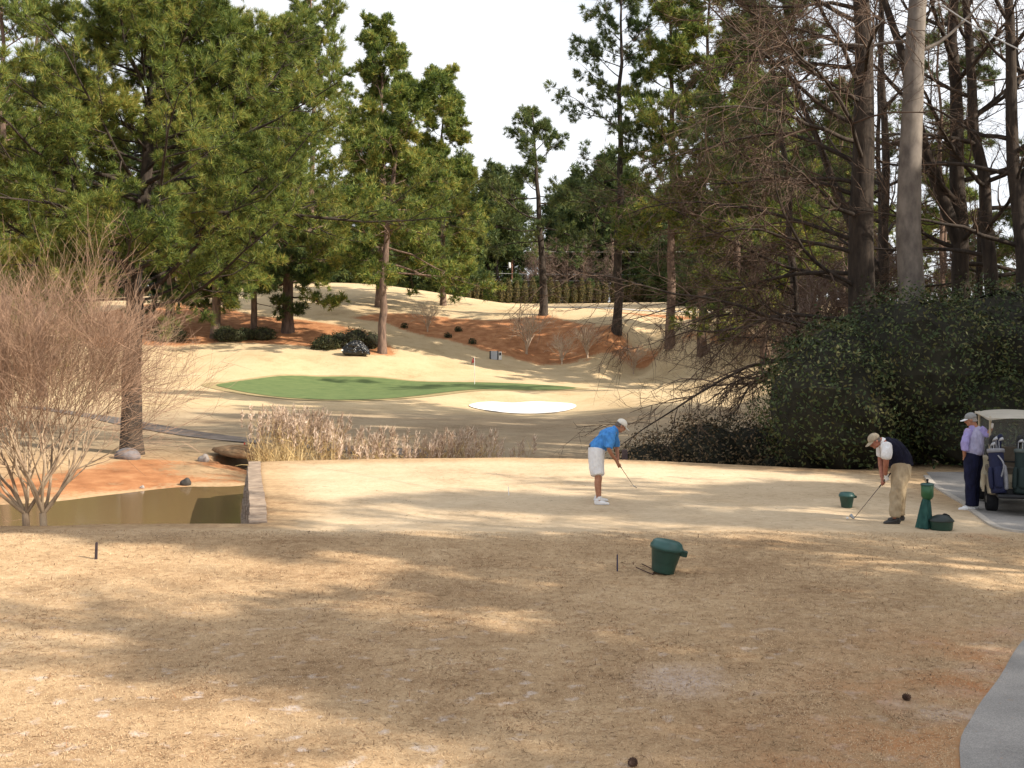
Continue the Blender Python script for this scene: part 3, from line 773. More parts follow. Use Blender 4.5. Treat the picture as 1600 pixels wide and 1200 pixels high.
# ------------------------------------------------------------------ bare trees
def bare_bufs(seed, H, tr, limbs=16, cb=0.35, ll=6.0, lv=(7, 6, 5), az=None, el=(20, 55), trop=0.02, lean=(0, 0), fork=None, tw=0.012, wander=0.13, twig_trop=0.02, top=True, curve=0.0, lr=0.16):
    """trunk with limbs, then the finer branches and twigs"""
    rng = np.random.default_rng(seed)
    wood, fine_ = Buf(), Buf()
    n = 16; tt = np.linspace(0, 1, n)
    wob = np.cumsum(rng.normal(0, 0.006 * H, (n, 2)), axis=0); wob -= wob[0]
    tp = np.column_stack([lean[0] * tt + curve * np.sin(tt * math.pi) + wob[:, 0] * .5, lean[1] * tt + wob[:, 1] * .5, -0.4 + (H + 0.4) * tt])
    rr = tr * (1 - (0.93 if top else 0.35) * tt ** 1.15) * (1 + 0.35 * np.exp(-tt * H / 0.5))
    v, q = tubes(tp, rr, 14); wood.add(v, quads=q)
    trunks = [(tp, rr)]
    for (z0, dx, dy, r_, Lf) in (fork or []):
        p0 = np.array([np.interp(z0, tp[:, 2], tp[:, i]) for i in range(3)])
        f = grow(rng, p0[None], np.array([[dx, dy, 1.0]]), np.array([Lf]), 12, 0.05, (0, 0, 0.05))[0]
        r2 = r_ * (1 - 0.8 * np.linspace(0, 1, 12))
        v, q = tubes(f, r2, 10); wood.add(v, quads=q); trunks.append((f, r2))
    z = H * (cb + (0.98 - cb) * (np.arange(limbs) + rng.random(limbs)) / limbs)
    a = (np.arange(limbs) * 2.399 + rng.normal(0, .4, limbs)) if az is None else rng.normal(az[0], az[1], limbs)
    t = (z / H - cb) / (1 - cb)
    e = R(el[0]) + (R(el[1]) - R(el[0])) * t + rng.normal(0, R(9), limbs)
    L = ll * rng.uniform(0.55, 1.1, limbs) * (1 - 0.55 * t ** 1.5)
    st, lr0 = [], []
    for i in range(limbs):
        tpi, rri = trunks[i % len(trunks)] if len(trunks) > 1 and t[i] > 0.25 else trunks[0]
        zi = np.clip(z[i], tpi[0, 2], tpi[-1, 2] * 0.98)
        st.append([np.interp(zi, tpi[:, 2], tpi[:, k]) for k in range(3)]); lr0.append(np.interp(zi, tpi[:, 2], rri) * 0.5)
    d = np.column_stack([np.cos(a) * np.cos(e), np.sin(a) * np.cos(e), np.sin(e)])
    lp = grow(rng, np.array(st), d, L, 10, wander, (0, 0, trop))
    lr = taper(np.clip(lr0, 0.03, lr), 0.012, 10)
    v, q = tubes(lp, lr, 7); wood.add(v, quads=q)
    s1, d1, r1, t1, p1 = sprout(rng, lp, lr, lv[0], 0.2, 1.0, R(25), R(60), 0.8)
    b1 = grow(rng, s1, d1, L[p1] * rng.uniform(0.2, 0.45, len(s1)) * (1.15 - .5 * t1), 7, wander, (0, 0, trop + twig_trop * .5))
    q1 = taper(np.clip(r1 * 0.55, 0.012, 0.05), 0.006, 7)
    v, q = tubes(b1, q1, 4); fine_.add(v, quads=q)
    s2, d2, r2, t2, p2 = sprout(rng, b1, q1, lv[1], 0.2, 1.0, R(25), R(60), 0.9)
    l1 = np.linalg.norm(b1[:, -1] - b1[:, 0], axis=1)
    b2 = grow(rng, s2, d2, np.clip(l1[p2] * rng.uniform(0.3, 0.6, len(s2)), 0.3, None), 5, wander, (0, 0, twig_trop))
    v, q = ribbons(rng, b2, tw * 1.7, tw * 0.8); fine_.add(v, quads=q)
    q2 = np.full(b2.shape[:2], tw)
    s3, d3, r3, t3, p3 = sprout(rng, b2, q2, lv[2], 0.2, 1.0, R(20), R(55), 1.0)
    l2 = np.linalg.norm(b2[:, -1] - b2[:, 0], axis=1)
    b3 = grow(rng, s3, d3, np.clip(l2[p3] * rng.uniform(0.3, 0.7, len(s3)), 0.15, None), 4, wander, (0, 0, twig_trop))
    v, q = ribbons(rng, b3, tw * 0.9, tw * 0.4); fine_.add(v, quads=q)
    return wood, fine_

def bare(label, px, d, seed, bark=None, twig=None, group='bare winter trees', name='bare_tree', z=None, loc=None, **kw):
    x, y = XY(px, d) if loc is None else loc
    t = thing(name, label, 'bare tree', (x, y, float(hz(x, y)) if z is None else z), 0, group)
    w, f = bare_bufs(seed, **kw)
    w.obj('trunk', bark or BARK_DARK, t, smooth=True)
    f.obj('crown', twig or TWIG, t)
    return t

bare('thick bare tree above the hedge whose long brown boughs sweep far to the left', 1342, 33, 81, H=25, tr=0.48, limbs=44, cb=0.12, ll=8.8, lv=(12, 8, 5), az=(math.pi + 0.1, 0.62), el=(12, 44), trop=-0.03, twig_trop=-0.03, tw=0.013, wander=0.12, lr=0.075)
bare('low spreading bare tree with dark twigs drooping over the ditch bushes', 1262, 37, 82, H=7.5, tr=0.20, limbs=18, cb=0.30, ll=5.0, lv=(10, 8, 6), az=(math.pi + 0.15, 0.5), el=(12, 25), trop=-0.075, twig_trop=-0.05, tw=0.014, lean=(-0.6, 0), wander=0.16)
bare('pale smooth straight trunk, the lightest of the trees above the hedge', 1430, 31, 83, bark=BARK_GREY, H=26, tr=0.43, limbs=14, cb=0.42, ll=5, lv=(8, 7, 5), el=(10, 50), tw=0.012, lr=0.06)
bare('dark crooked trunk close behind the pale smooth trunk on its left', 1392, 42, 84, H=20, tr=0.27, limbs=20, cb=0.25, ll=5.5, lv=(8, 7, 5), lr=0.08, el=(15, 60), fork=[(5.5, -0.45, 0.1, 0.22, 12)])
bare('dark forked bare trunk right of the pale smooth trunk', 1504, 37, 85, H=23, tr=0.36, limbs=28, cb=0.24, ll=6.0, lv=(9, 7, 5), lr=0.09, el=(10, 60), fork=[(6.6, -0.42, 0.0, 0.24, 13)])
bare('leaning bare trunk between the forked tree and the right edge', 1572, 35, 86, H=22, tr=0.27, limbs=26, cb=0.24, ll=5.8, lv=(9, 7, 5), lr=0.08, el=(15, 60), lean=(-2.4, 0.3), curve=0.2)
bare('bare trunk cut by the right edge of the view above the cart roof', 1612, 33, 87, H=22, tr=0.28, limbs=26, cb=0.24, ll=5.8, lv=(9, 7, 5), lr=0.08, el=(15, 60), lean=(-1.4, 0), fork=[(7.5, 0.35, 0, 0.2, 10)])
bare('thin dark broken trunk standing between the forked and the leaning trees', 1527, 41, 88, H=8.0, tr=0.17, limbs=4, cb=0.5, ll=1.5, lv=(3, 3, 3), el=(10, 40), top=False)
bare('slim bare tree far behind the thick trunk', 1368, 52, 89, H=19, tr=0.2, limbs=20, cb=0.26, ll=5, lv=(8, 7, 5), lr=0.06, el=(15, 60))
# trees standing right of the view: only their shade falls into it
for i, (loc, H, sd, ll) in enumerate([((20.0, 8.5), 16, 91, 6.5), ((17.0, 1.5), 15, 92, 6.0), ((18, 16.0), 11, 93, 4.5)]):
    bare(['bare shade tree nearest the right side of the cart path', 'bare shade tree right of the camera', 'bare shade tree beyond the parked carts'][i],
         0, 0, sd, loc=loc, H=H, tr=0.34, limbs=26, cb=0.25, ll=ll, lv=(8, 6, 3), el=(10, 60), tw=0.03, group='shade trees right of the view')
for i, (x, y, H, cb, cr, gap) in enumerate([(26, 13.0, 13.5, 4.5, 4.6, 0.08), (15.5, 7.5, 16, 7, 3.0, 0.6), (33, 6, 24, 9, 5.5, 0.55), (41, -6, 27, 11, 6, 0.6), (28, -3, 19, 8, 5, 0.6), (27, 21.5, 18, 4, 5.5, 0.1), (37, 18, 25, 12, 5.5, 0.3), (26.5, 33, 26, 8, 6.3, .0), (29, 38, 28, 8, 6.5, .0), (32, 43.5, 29, 8, 6.5, .0), (34.5, 48, 29, 9, 6.5, .0), (38, 34, 31, 14, 6.5, .0)]):
    pine(['shade pine beyond the parked carts', 'small open shade pine close to the cart path', 'shade pine right of the cart path', 'tall shade pine far right of the camera', 'shade pine between the cart path and the tall far right one', 'low boughed shade pine behind the hedge end', 'tall shade pine far right of the hedge', 'nearest of the shade pines above the ditch right of the view', 'middle shade pine above the ditch right of the view', 'third shade pine above the ditch right of the view', 'farthest of the shade pines above the ditch right of the view', 'rear shade pine above the ditch right of the view'][i], x / y * F + CX, y, 120 + i, group='shade pines right of the view',
         H=H, cb=cb, cr=cr, tr=0.35, limbs=52, sub=7, twg=7, tpt=1, nb=9, nl=0.5, nw=0.10, gap=gap)

# twiggy crape myrtle at the left
def myrtle_bufs(seed, base, H, spread, stems, lv, tw, bark_r):
    rng = np.random.default_rng(seed)
    wood, fine_ = Buf(), Buf()
    st, dr = [], []
    for bx in base:
        for k in range(stems):
            a = k / stems * 2 * math.pi + rng.normal(0, .3); e = R(rng.uniform(36, 78))
            st.append((bx, 0, 0.30 * H * 0.2)); dr.append((math.cos(a) * math.cos(e) * spread, math.sin(a) * math.cos(e) * spread, math.sin(e)))
        v, q = tubes(np.array([[bx, 0, -0.3], [bx + .01, 0, 0.05], [bx - 0.01, 0, .065 * H]]), np.array([bark_r * 1.5, bark_r * 1.25, bark_r * 1.15]), 10); wood.add(v, quads=q)
    b0 = grow(rng, np.array(st), np.array(dr), H * 0.36 * rng.uniform(0.8, 1.15, len(st)), 7, 0.09, (0, 0, 0.03))
    r0 = taper(np.full(len(st), bark_r * 0.62), bark_r * 0.3, 7)
    v, q = tubes(b0, r0, 8); wood.add(v, quads=q)
    paths, rad = b0, r0
    frac = [0.36, 0.30, 0.22, 0.12]
    for i, per in enumerate(lv):
        s, d, r_, t, p = sprout(rng, paths, rad, per, 0.35, 1.0, R(14), R(46), 0.8)
        ln = H * frac[i] * rng.uniform(0.55, 1.15, len(s))
        n = 6 - i
        nx_ = grow(rng, s, d, ln, max(n, 3), 0.09, (0, 0, 0.05))
        rd = taper(np.clip(r_ * 0.62, tw, None), tw * 0.8, max(n, 3))
        if i < 2:
            v, q = tubes(nx_, rd, 5); (wood if i == 0 else fine_).add(v, quads=q)
        else:
            v, q = ribbons(rng, nx_, tw * (2.0 if i == 2 else 1.3), tw * 0.7); fine_.add(v, quads=q)
        paths, rad = nx_, rd
    return wood, fine_

x_, y_ = XY(54, 18.35)
cm = thing('crape_myrtle', 'large twiggy bare crape myrtle with two pale stems at the pond edge', 'bare tree', (x_, y_, float(hz(x_, y_))))
cm.scale = (.86, .86, .92)
w, f = myrtle_bufs(101, (-0.17, 0.17), 5.0, 1.0, 8, (5, 5, 7, 6), 0.0042, 0.058)
w.obj('trunk', BARK_TAN, cm, smooth=True); f.obj('crown', TWIG_TAN, cm)

wy, fy = myrtle_bufs(102, (0.0,), 3.3, 0.30, 9, (3, 3, 3, 2), 0.011, 0.07)
PALE_TWIG = pmat('pale_pruned_stems', (0.56, 0.45, 0.34), (0.38, 0.28, 0.20), 2.0, 0.9)
young = None
for lab, px, d, s in (('small bare fan shaped crape myrtle highest on the straw slope', 668, 113, 1.0),
                      ('bare crape myrtle on the straw slope, the widest of the row', 823, 107.5, 1.45),
                      ('narrow pale bare crape myrtle, left of the matching pair on the slope', 878, 104.6, 0.98),
                      ('pale many stemmed bare crape myrtle, right of the narrow one', 918, 104.2, 1.04),
                      ('bare crape myrtle beside the drooping dark twigs', 990, 103, 0.95),
                      ('bare crape myrtle on the bright grass close to the hedge', 1204, 92, 1.2),
                      ('tiny bare crape myrtle between the left pines on the lit ridge', 292, 131, 1.1)):
    x, y = XY(px, d)
    if young is None:
        young = thing('young_crape_myrtle', lab, 'bare tree', (x, y, float(hz(x, y))), 0.0, 'young crape myrtles on the slope')
        wy.obj('trunk', PALE_TWIG, young, smooth=True); fy.obj('crown', PALE_TWIG, young)
        o = young
    else:
        o = copy_tree(young); o['label'] = lab
    o.location = (x, y, float(hz(x, y))); o.scale = (s,) * 3; o.rotation_euler = (0, 0, px * 0.37)

# leafless brush and saplings behind the hedge
bb = Buf()
wsp, fsp = bare_bufs(111, H=4.2, tr=0.05, limbs=16, cb=0.1, ll=2.2, lv=(5, 4, 4), el=(30, 70), tw=0.016)
for i in range(46):
    px = rw.uniform(1230, 1800); d = rw.uniform(40, 62); x, y = XY(px, d)
    for src in (wsp, fsp):
        bb.merge(src, scale=rw.uniform(0.7, 1.5), rotz=rw.uniform(0, 6.28), loc=(x, y, hz(x, y)))
for i in range(30):
    px = rw.uniform(820, 960) if i < 14 else rw.uniform(1000, 1250); d = rw.uniform(218, 235); x, y = XY(px, d)
    for src in (wsp, fsp):
        bb.merge(src, scale=rw.uniform(1.8, 3.0), rotz=rw.uniform(0, 6.28), loc=(x, y, hz(x, y)))
tag(bb.obj('undergrowth', pmat('grey_brown_brush', (0.20, 0.14, 0.11), (0.11, 0.075, 0.055), 0.6, 0.95)), 'tangled bare brown undergrowth behind the hedge and woods edge', 'undergrowth', kind='stuff')

# ------------------------------------------------------------------ leafy shrubs
def leafy(name, label, cat, lumps, n, leaf, mat, loc, group=None, seed=1, depth=0.18, core=0.84, core_mat=None, stems=True):
    """foliage over a lumpy volume made of ellipsoids (centre, radii), local to loc"""
    rng = np.random.default_rng(seed)
    lumps = [(np.array(c, float), np.array(r, float)) for c, r in lumps]
    area = np.array([(r[0] * r[1] + r[0] * r[2] + r[1] * r[2]) for _, r in lumps]); area /= area.sum()
    pts, nor = [], []
    for (c, r), a in zip(lumps, area):
        m = int(n * a * 1.5)
        u = norm(rng.normal(0, 1, (m, 3)))
        bumpy = 1 + 0.10 * np.sin(u[:, 0] * 9 + c[0]) * np.sin(u[:, 1] * 8 + c[1]) + 0.08 * np.sin(u[:, 2] * 11 + u[:, 0] * 5) + 0.07 * rng.normal(0, 1, m)
        f = bumpy * (1 - depth * rng.random(m) ** 2)
        p = c + u * r * f[:, None]
        keep = p[:, 2] > 0.02
        for c2, r2 in lumps:
            if c2 is c: continue
            keep &= (((p - c2) / (r2 * 0.88)) ** 2).sum(1) > 1
        pts.append(p[keep]); nor.append(norm(u / r)[keep])
    p = np.concatenate(pts); nn = np.concatenate(nor)
    if len(p) > n:
        k = rng.choice(len(p), n, replace=False); p, nn = p[k], nn[k]
    m = len(p)
    fn = norm(nn + rng.normal(0, 0.75, (m, 3)))
    a = norm(np.cross(fn, rng.normal(0, 1, (m, 3)))); b2 = np.cross(fn, a)
    L = leaf * rng.uniform(0.7, 1.3, (m, 1)); W = L * 0.45
    v = np.stack([p - a * L / 2, p - b2 * W / 2, p + a * L / 2, p + b2 * W / 2], 1).reshape(-1, 3)
    lf = Buf(); lf.add(v, quads=np.arange(4 * m).reshape(-1, 4))
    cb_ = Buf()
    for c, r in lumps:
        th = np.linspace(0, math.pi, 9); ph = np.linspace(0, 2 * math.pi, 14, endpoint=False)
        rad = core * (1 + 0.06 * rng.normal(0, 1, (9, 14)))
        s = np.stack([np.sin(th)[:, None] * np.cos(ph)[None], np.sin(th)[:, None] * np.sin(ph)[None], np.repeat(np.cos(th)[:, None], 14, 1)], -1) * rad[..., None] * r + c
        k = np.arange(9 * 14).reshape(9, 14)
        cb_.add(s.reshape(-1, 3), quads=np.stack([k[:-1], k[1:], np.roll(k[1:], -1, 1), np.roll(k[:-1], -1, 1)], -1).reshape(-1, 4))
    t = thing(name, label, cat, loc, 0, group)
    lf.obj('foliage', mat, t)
    cb_.obj('branches', core_mat or CORE, t)  # dark solid hulls, painted as the shade inside the foliage
    return t

# the great hedge behind the carts
HB = np.array([11.8, 29.0, 0.0])
hl = [((-3.4, -0.6, 1.3), (1.9, 2.5, 2.0)), ((-3.0, 0.2, 2.2), (1.7, 2.6, 1.5)), ((-1.2, -0.4, 2.3), (2.3, 2.9, 2.25)), ((1.2, 0.0, 2.5), (2.6, 3.0, 2.2)), ((3.8, 0.4, 2.6), (2.8, 3.0, 2.3)), ((6.8, 0.8, 2.6), (3.0, 3.2, 2.4)), ((10, 1.0, 2.6), (3.2, 3.2, 2.4)), ((0.2, -1.2, 1.2), (2.4, 2.2, 1.6)), ((3.2, -1.0, 1.2), (2.4, 2.2, 1.6)), ((6.2, -0.6, 1.2), (2.4, 2.2, 1.6))]
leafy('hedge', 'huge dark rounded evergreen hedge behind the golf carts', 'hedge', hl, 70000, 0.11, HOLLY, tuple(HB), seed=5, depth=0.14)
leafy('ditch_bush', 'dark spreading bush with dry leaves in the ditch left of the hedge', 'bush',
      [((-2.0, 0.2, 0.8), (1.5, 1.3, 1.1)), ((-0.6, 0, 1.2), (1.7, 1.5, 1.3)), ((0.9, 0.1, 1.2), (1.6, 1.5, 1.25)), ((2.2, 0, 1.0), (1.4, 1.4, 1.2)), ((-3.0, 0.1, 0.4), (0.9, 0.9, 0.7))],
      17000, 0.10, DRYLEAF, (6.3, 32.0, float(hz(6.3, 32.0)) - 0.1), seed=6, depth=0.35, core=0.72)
for lab, px, d, lumps, sd in (
    ('dark evergreen shrub behind the black covered bundle', 552, 101.5, [((-1.2, 0, .7), (1.3, 1.1, 1.0)), ((.3, 0, .9), (1.5, 1.1, 1.15)), ((1.7, .1, .7), (1.1, 1.0, .9))], 7),
    ('dull green shrub left of the black covered bundle', 512, 100.6, [((0, 0, .6), (1.2, 1.0, .85)), ((-.8, 0, .4), (.8, .8, .6))], 8),
    ('broad low shrub between the slender pine and the stout pine', 400, 104.6, [((-.9, 0, .5), (1.2, .9, .75)), ((.7, 0, .55), (1.3, .9, .8))], 9),
    ('yellowish shrub beside the wooden screen under the dark pine', 272, 102.5, [((0, 0, .6), (1.3, 1.0, .8)), ((-1.3, .1, .6), (1.2, 1.0, .9))], 10),
    ('low shrub at the foot of the low boughed pine', 352, 103.4, [((0, 0, .6), (1.2, 1, .95)), ((0.9, .1, .5), (1.0, .8, .75))], 11),
    ('brown shrub near the dry leaves right of the ditch bush', 1215, 31, [((0, 0, .5), (1.0, .9, .75)), ((-.8, .1, .4), (.9, .8, .6))], 12)):
    x, y = XY(px, d)
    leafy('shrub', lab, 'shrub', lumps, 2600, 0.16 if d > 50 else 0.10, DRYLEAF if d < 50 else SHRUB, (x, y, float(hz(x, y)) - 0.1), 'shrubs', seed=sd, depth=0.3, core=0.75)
for lab, px, d in (('small dry weed clump high on the straw slope', 632, 113.5), ('dry weed clump on the straw slope above the flag', 700, 110.5), ('dry weed clump on the straw slope near the ridge', 716, 113), ('lowest dry weed clump on the straw slope above the grey box', 738, 108.6)):
    x, y = XY(px, d)
    leafy('weed_clump', lab, 'weed', [((0, 0, .2), (.4, .35, .4))], 260, 0.14, SHRUB, (x, y, float(hz(x, y)) - .05), 'weed clumps on the straw slope', seed=px, core=0.5)

# arborvitae row along the far fairway: one grown, the others copied
ax_, ay_ = XY(720, 206)
arb = leafy('arborvitae', 'columnar brownish green arborvitae in the row beyond the ridge', 'arborvitae', [((0, 0, 1.9), (.82, .82, 2.0)), ((0, 0, 3.4), (.5, .5, 1.25))], 1500, 0.26, CEDAR, (ax_, ay_, float(hz(ax_, ay_))), 'arborvitae row', seed=13, core=0.8)
for i in range(1, 26):
    px = 720 + i * 12.6 + rw.uniform(-1.5, 1.5); d = 206 + 0.25 * i
    o = copy_tree(arb); x, y = XY(px, d)
    o.location = (x, y, float(hz(x, y)) - .1); o.rotation_euler = (0, 0, rw.uniform(0, 6.28)); s = rw.uniform(0.84, 1.08); o.scale = (s, s, s * rw.uniform(.92, 1.08))

# plumed reeds along the ditch
rng = np.random.default_rng(15)
rb = Buf()
def clump(n, px0, px1, d0, d1, h0, h1, plume):
    px = rng.uniform(px0, px1, n); d = rng.uniform(d0, d1, n)
    x = (px - CX) / F * d
    st = np.column_stack([x, d, hz(x, d) - .05])
    H = rng.uniform(h0, h1, n)
    pa = grow(rng, st, np.column_stack([rng.normal(0, .13, n), rng.normal(0, .13, n), np.ones(n)]), H, 5, 0.07)
    v, q = ribbons(rng, pa, 0.016, 0.008); rb.add(v, quads=q, mat=0)
    if plume:
        keep = rng.random(n) < plume
        e = pa[keep, -1]; m = len(e)
        for k in range(5):
            c = e + np.array([0, 0, -0.05 - 0.10 * k]); L = 0.2 - .01 * k
            v, t = blades(rng, c + rng.normal(0, .02, (m, 3)), np.tile([0.15, 0, 0.9], (m, 1)), 7, L, 0.030, 0.62, 0.3); rb.add(v, tris=t, mat=1)
    # leaves
    s, dd, r_, t, p = sprout(rng, pa, np.full(pa.shape[:2], .01), 5, 0.05, 0.75, R(15), R(45))
    lf = grow(rng, s, dd, rng.uniform(.25, .6, len(s)), 4, .08, (0, 0, -0.22))
    v, q = ribbons(rng, lf, 0.022, 0.004); rb.add(v, quads=q, mat=2)
clump(190, 402, 520, 33.5, 37.0, 1.6, 2.35, 0.7)
clump(115, 505, 640, 34.5, 37.0, 1.15, 1.75, 0.7)
clump(26, 640, 680, 35, 37, 1.0, 1.4, 0.7)
clump(44, 672, 712, 35, 37, 1.2, 1.7, 0.8)
clump(52, 715, 772, 35, 37, 1.15, 1.85, 0.85)
clump(9, 798, 822, 35, 36.5, 1.1, 1.6, 0.8)
clump(200, 400, 470, 31.5, 34, 0.9, 1.6, 0.0)
REED = [pmat('reed_stalk', (0.50, 0.38, 0.20), (0.32, 0.22, 0.11), 2, .9), leaf_mat('reed_plume', [(0.34, 0.23, 0.155), (0.55, 0.42, 0.315), (0.70, 0.57, 0.455)], .9, .6), leaf_mat('reed_leaf', [(0.30, 0.19, 0.08), (0.50, 0.36, 0.16), (0.62, 0.48, 0.25)], .8, .5)]
tag(rb.obj('reeds', REED), 'tall dry plumed reeds standing in the ditch behind the tee', 'reeds', kind='stuff')

# blades of dormant grass on the near lawn
rng = np.random.default_rng(16)
gb = Buf()
LAWN = np.array(list(PATH_L) + PATH_R)
def strew(n, d0, d1, l0, l1, w, lift, mat, clump=0.0, xmax=1720):
    d = d0 * (d1 / d0) ** rng.random(n)
    px = rng.uniform(-120, xmax, n); x = (px - CX) / F * d
    k = (sdist(x, d, LAWN) < -0.03) & inside(x, d, TEE)
    if clump: k &= (vnoise(x, d, 31, 0.55) + 0.6 * vnoise(x, d, 37, 0.17)) > clump
    x, d = x[k], d[k]; n = len(x)
    dr = norm(np.column_stack([rng.normal(0, 1, n), rng.normal(0, 1, n), rng.uniform(*lift, n)]))
    L = rng.uniform(l0, l1, n) * (d / 9) ** 0.3
    s = norm(np.cross(dr, np.array([0, 0, 1.0]))) * (w * (d / 8))[:, None]
    c = np.column_stack([x, d, hz(x, d) + 0.001])
    v = np.stack([c - s, c + s, c + dr * L[:, None]], 1).reshape(-1, 3)
    gb.add(v, tris=np.arange(len(v)).reshape(-1, 3), mat=mat)
strew(360000, 6.6, 17.5, 0.012, 0.028, 0.0022, (0.05, 0.55), 0)
strew(42000, 6.6, 17.5, 0.02, 0.055, 0.0030, (0.02, 0.2), 1, clump=0.3)
strew(5000, 16, 28.0, 0.02, 0.06, 0.004, (0.0, 0.06), 1, clump=0.3)
strew(12000, 6.6, 17.0, 0.03, 0.08, 0.0030, (0.02, 0.15), 1)
strew(9000, 6.6, 15.0, 0.06, 0.13, 0.0022, (0.0, 0.12), 2, clump=0.1)
tag(gb.obj('grass', [leaf_mat('straw_blades', [(0.31, 0.195, 0.105), (0.445, 0.297, 0.166), (0.56, 0.39, 0.228), (0.68, 0.50, 0.31)], .9, .9, spec=.1),
                     leaf_mat('dark_thatch', [(0.08, 0.05, 0.03), (0.15, 0.094, 0.056), (0.22, 0.14, 0.086)], .95, .9, spec=.05),
                     leaf_mat('fallen_needles', [(0.20, 0.085, 0.04), (0.34, 0.16, 0.08)], .9, .9, spec=.05)]), 'short straw coloured blades of dormant grass on the near lawn', 'grass', kind='stuff')
# ------------------------------------------------------------------ people
def limb(pts, rad, sides=14, side=None, per=4, cap=1.0):
    """closed tapering tube through joints; rad = radius or (half width along side, half depth)"""
    pts = np.asarray(pts, float)
    rad = np.array([(r, r) if np.isscalar(r) else r for r in rad], float)
    if len(pts) > 2 or per > 1:
        c = catmull(np.hstack([pts, rad]), per)
        pts, rad = c[:, :3], np.maximum(c[:, 3:], 0.002)
    t = norm(np.gradient(pts, axis=0))
    if side is None:
        ax = np.eye(3)[np.argmin(np.abs(norm(t.mean(0))))]
        side = np.cross(norm(t.mean(0)), ax)
    s = np.broadcast_to(np.asarray(side, float), t.shape)
    s = norm(s - (s * t).sum(-1, keepdims=True) * t)
    u = np.cross(t, s)
    rows = []
    def ring(p, s_, u_, r):
        a = np.arange(sides) / sides * 2 * math.pi
        return p + s_ * (r[0] * np.cos(a))[:, None] + u_ * (r[1] * np.sin(a))[:, None]
    for k in (88, 60, 30):
        rows.append(ring(pts[0] - t[0] * rad[0].min() * cap * math.sin(R(k)), s[0], u[0], rad[0] * math.cos(R(k))))
    for i in range(len(pts)): rows.append(ring(pts[i], s[i], u[i], rad[i]))
    for k in (30, 60, 88):
        rows.append(ring(pts[-1] + t[-1] * rad[-1].min() * cap * math.sin(R(k)), s[-1], u[-1], rad[-1] * math.cos(R(k))))
    v = np.array(rows); n = len(rows)
    k = np.arange(n * sides).reshape(n, sides)
    q = np.stack([k[:-1], np.roll(k[:-1], -1, 1), np.roll(k[1:], -1, 1), k[1:]], -1).reshape(-1, 4)
    V = np.concatenate([v.reshape(-1, 3), rows[0].mean(0)[None], rows[-1].mean(0)[None]])
    b = n * sides
    tri = [(b, (i + 1) % sides, i) for i in range(sides)] + [(b + 1, k[-1, i], k[-1, (i + 1) % sides]) for i in range(sides)]
    return V, q, tri

def ball(c, r, M=None):
    th = np.linspace(0, math.pi, 11)
    pr = np.column_stack([np.sin(th), -np.cos(th)]); pr[0, 0] = pr[-1, 0] = 0.02
    v, q, t = lathe(pr, 16)
    v = v * np.asarray(r, float)
    if M is not None: v = v @ np.asarray(M).T
    return v + np.asarray(c, float), q, t

def solid(name, shells, mat, parent, voxel=0.012, smooth=2, loc=None, fold=0.0):
    """joins closed shells into one continuous skin"""
    bf = Buf()
    for v, q, t in shells: bf.add(v, tris=t, quads=q)
    me = bf.mesh(name + '_shells', mat)
    o = bpy.data.objects.new(name, me); COL.objects.link(o)
    m = o.modifiers.new('join', 'REMESH'); m.mode = 'VOXEL'; m.voxel_size = voxel; m.use_smooth_shade = True
    if smooth:
        m2 = o.modifiers.new('soften', 'SMOOTH'); m2.factor = 0.5; m2.iterations = smooth
    dg = bpy.context.evaluated_depsgraph_get()
    nm = bpy.data.meshes.new_from_object(o.evaluated_get(dg))
    o.modifiers.clear(); o.data = nm; nm.name = name
    bpy.data.meshes.remove(me)
    if not nm.materials: nm.materials.append(mat)
    if fold:
        # soft folds running down the cloth
        k = len(nm.vertices); c_ = np.zeros(k * 3); nm.vertices.foreach_get('co', c_); c_ = c_.reshape(-1, 3)
        n_ = np.zeros(k * 3); nm.vertex_normals.foreach_get('vector', n_); n_ = n_.reshape(-1, 3)
        f_ = vnoise(c_[:, 0] * 1.0 + c_[:, 1] * .8 + c_[:, 2] * .35, c_[:, 2] * .35 - c_[:, 1] * .5, 61, .055) + .7 * vnoise(c_[:, 0] - c_[:, 2] * .6, c_[:, 2] + c_[:, 1], 62, .09)
        c_ = c_ + n_ * (f_ * fold)[:, None]
        nm.vertices.foreach_set('co', c_.ravel().astype(np.float32)); nm.update()
    o.parent = parent
    if loc is not None: o.location = loc
    return o

def frame(f, u):
    f = norm(np.asarray(f, float)); u = np.asarray(u, float)
    r = norm(np.cross(f, u)); u = np.cross(r, f)
    return np.stack([r, f, u], 1)          # columns: right, forward, up

def head_shells(c, M, neck):
    """skull, jaw, nose, ears, brow, neck"""
    c = np.asarray(c, float)
    L = lambda x, y, z: c + M @ np.array([x, y, z])
    sh = [ball(L(0, -0.012, 0.025), (0.076, 0.096, 0.100), M), ball(L(0, 0.022, -0.045), (0.060, 0.068, 0.072), M),
          ball(L(0, 0.060, -0.088), (0.030, 0.026, 0.024), M), ball(L(0, 0.078, 0.022), (0.046, 0.018, 0.014), M),
          limb([L(0, 0.085, 0.012), L(0, 0.102, -0.012), L(0, 0.104, -0.026)], [0.010, 0.014, 0.015], 8, per=2),
          limb([L(-0.022, 0.083, -0.056), L(0, 0.090, -0.055), L(0.022, 0.083, -0.056)], [0.007, 0.010, 0.007], 8, per=2)]
    for s in (-1, 1):
        sh.append(ball(L(s * 0.078, -0.008, -0.008), (0.010, 0.022, 0.032), M))
        sh.append(ball(L(s * 0.042, 0.055, -0.022), (0.024, 0.022, 0.022), M))
    sh.append(limb([L(0, -0.030, -0.055), neck], [0.056, 0.064], 12, per=3))
    return sh

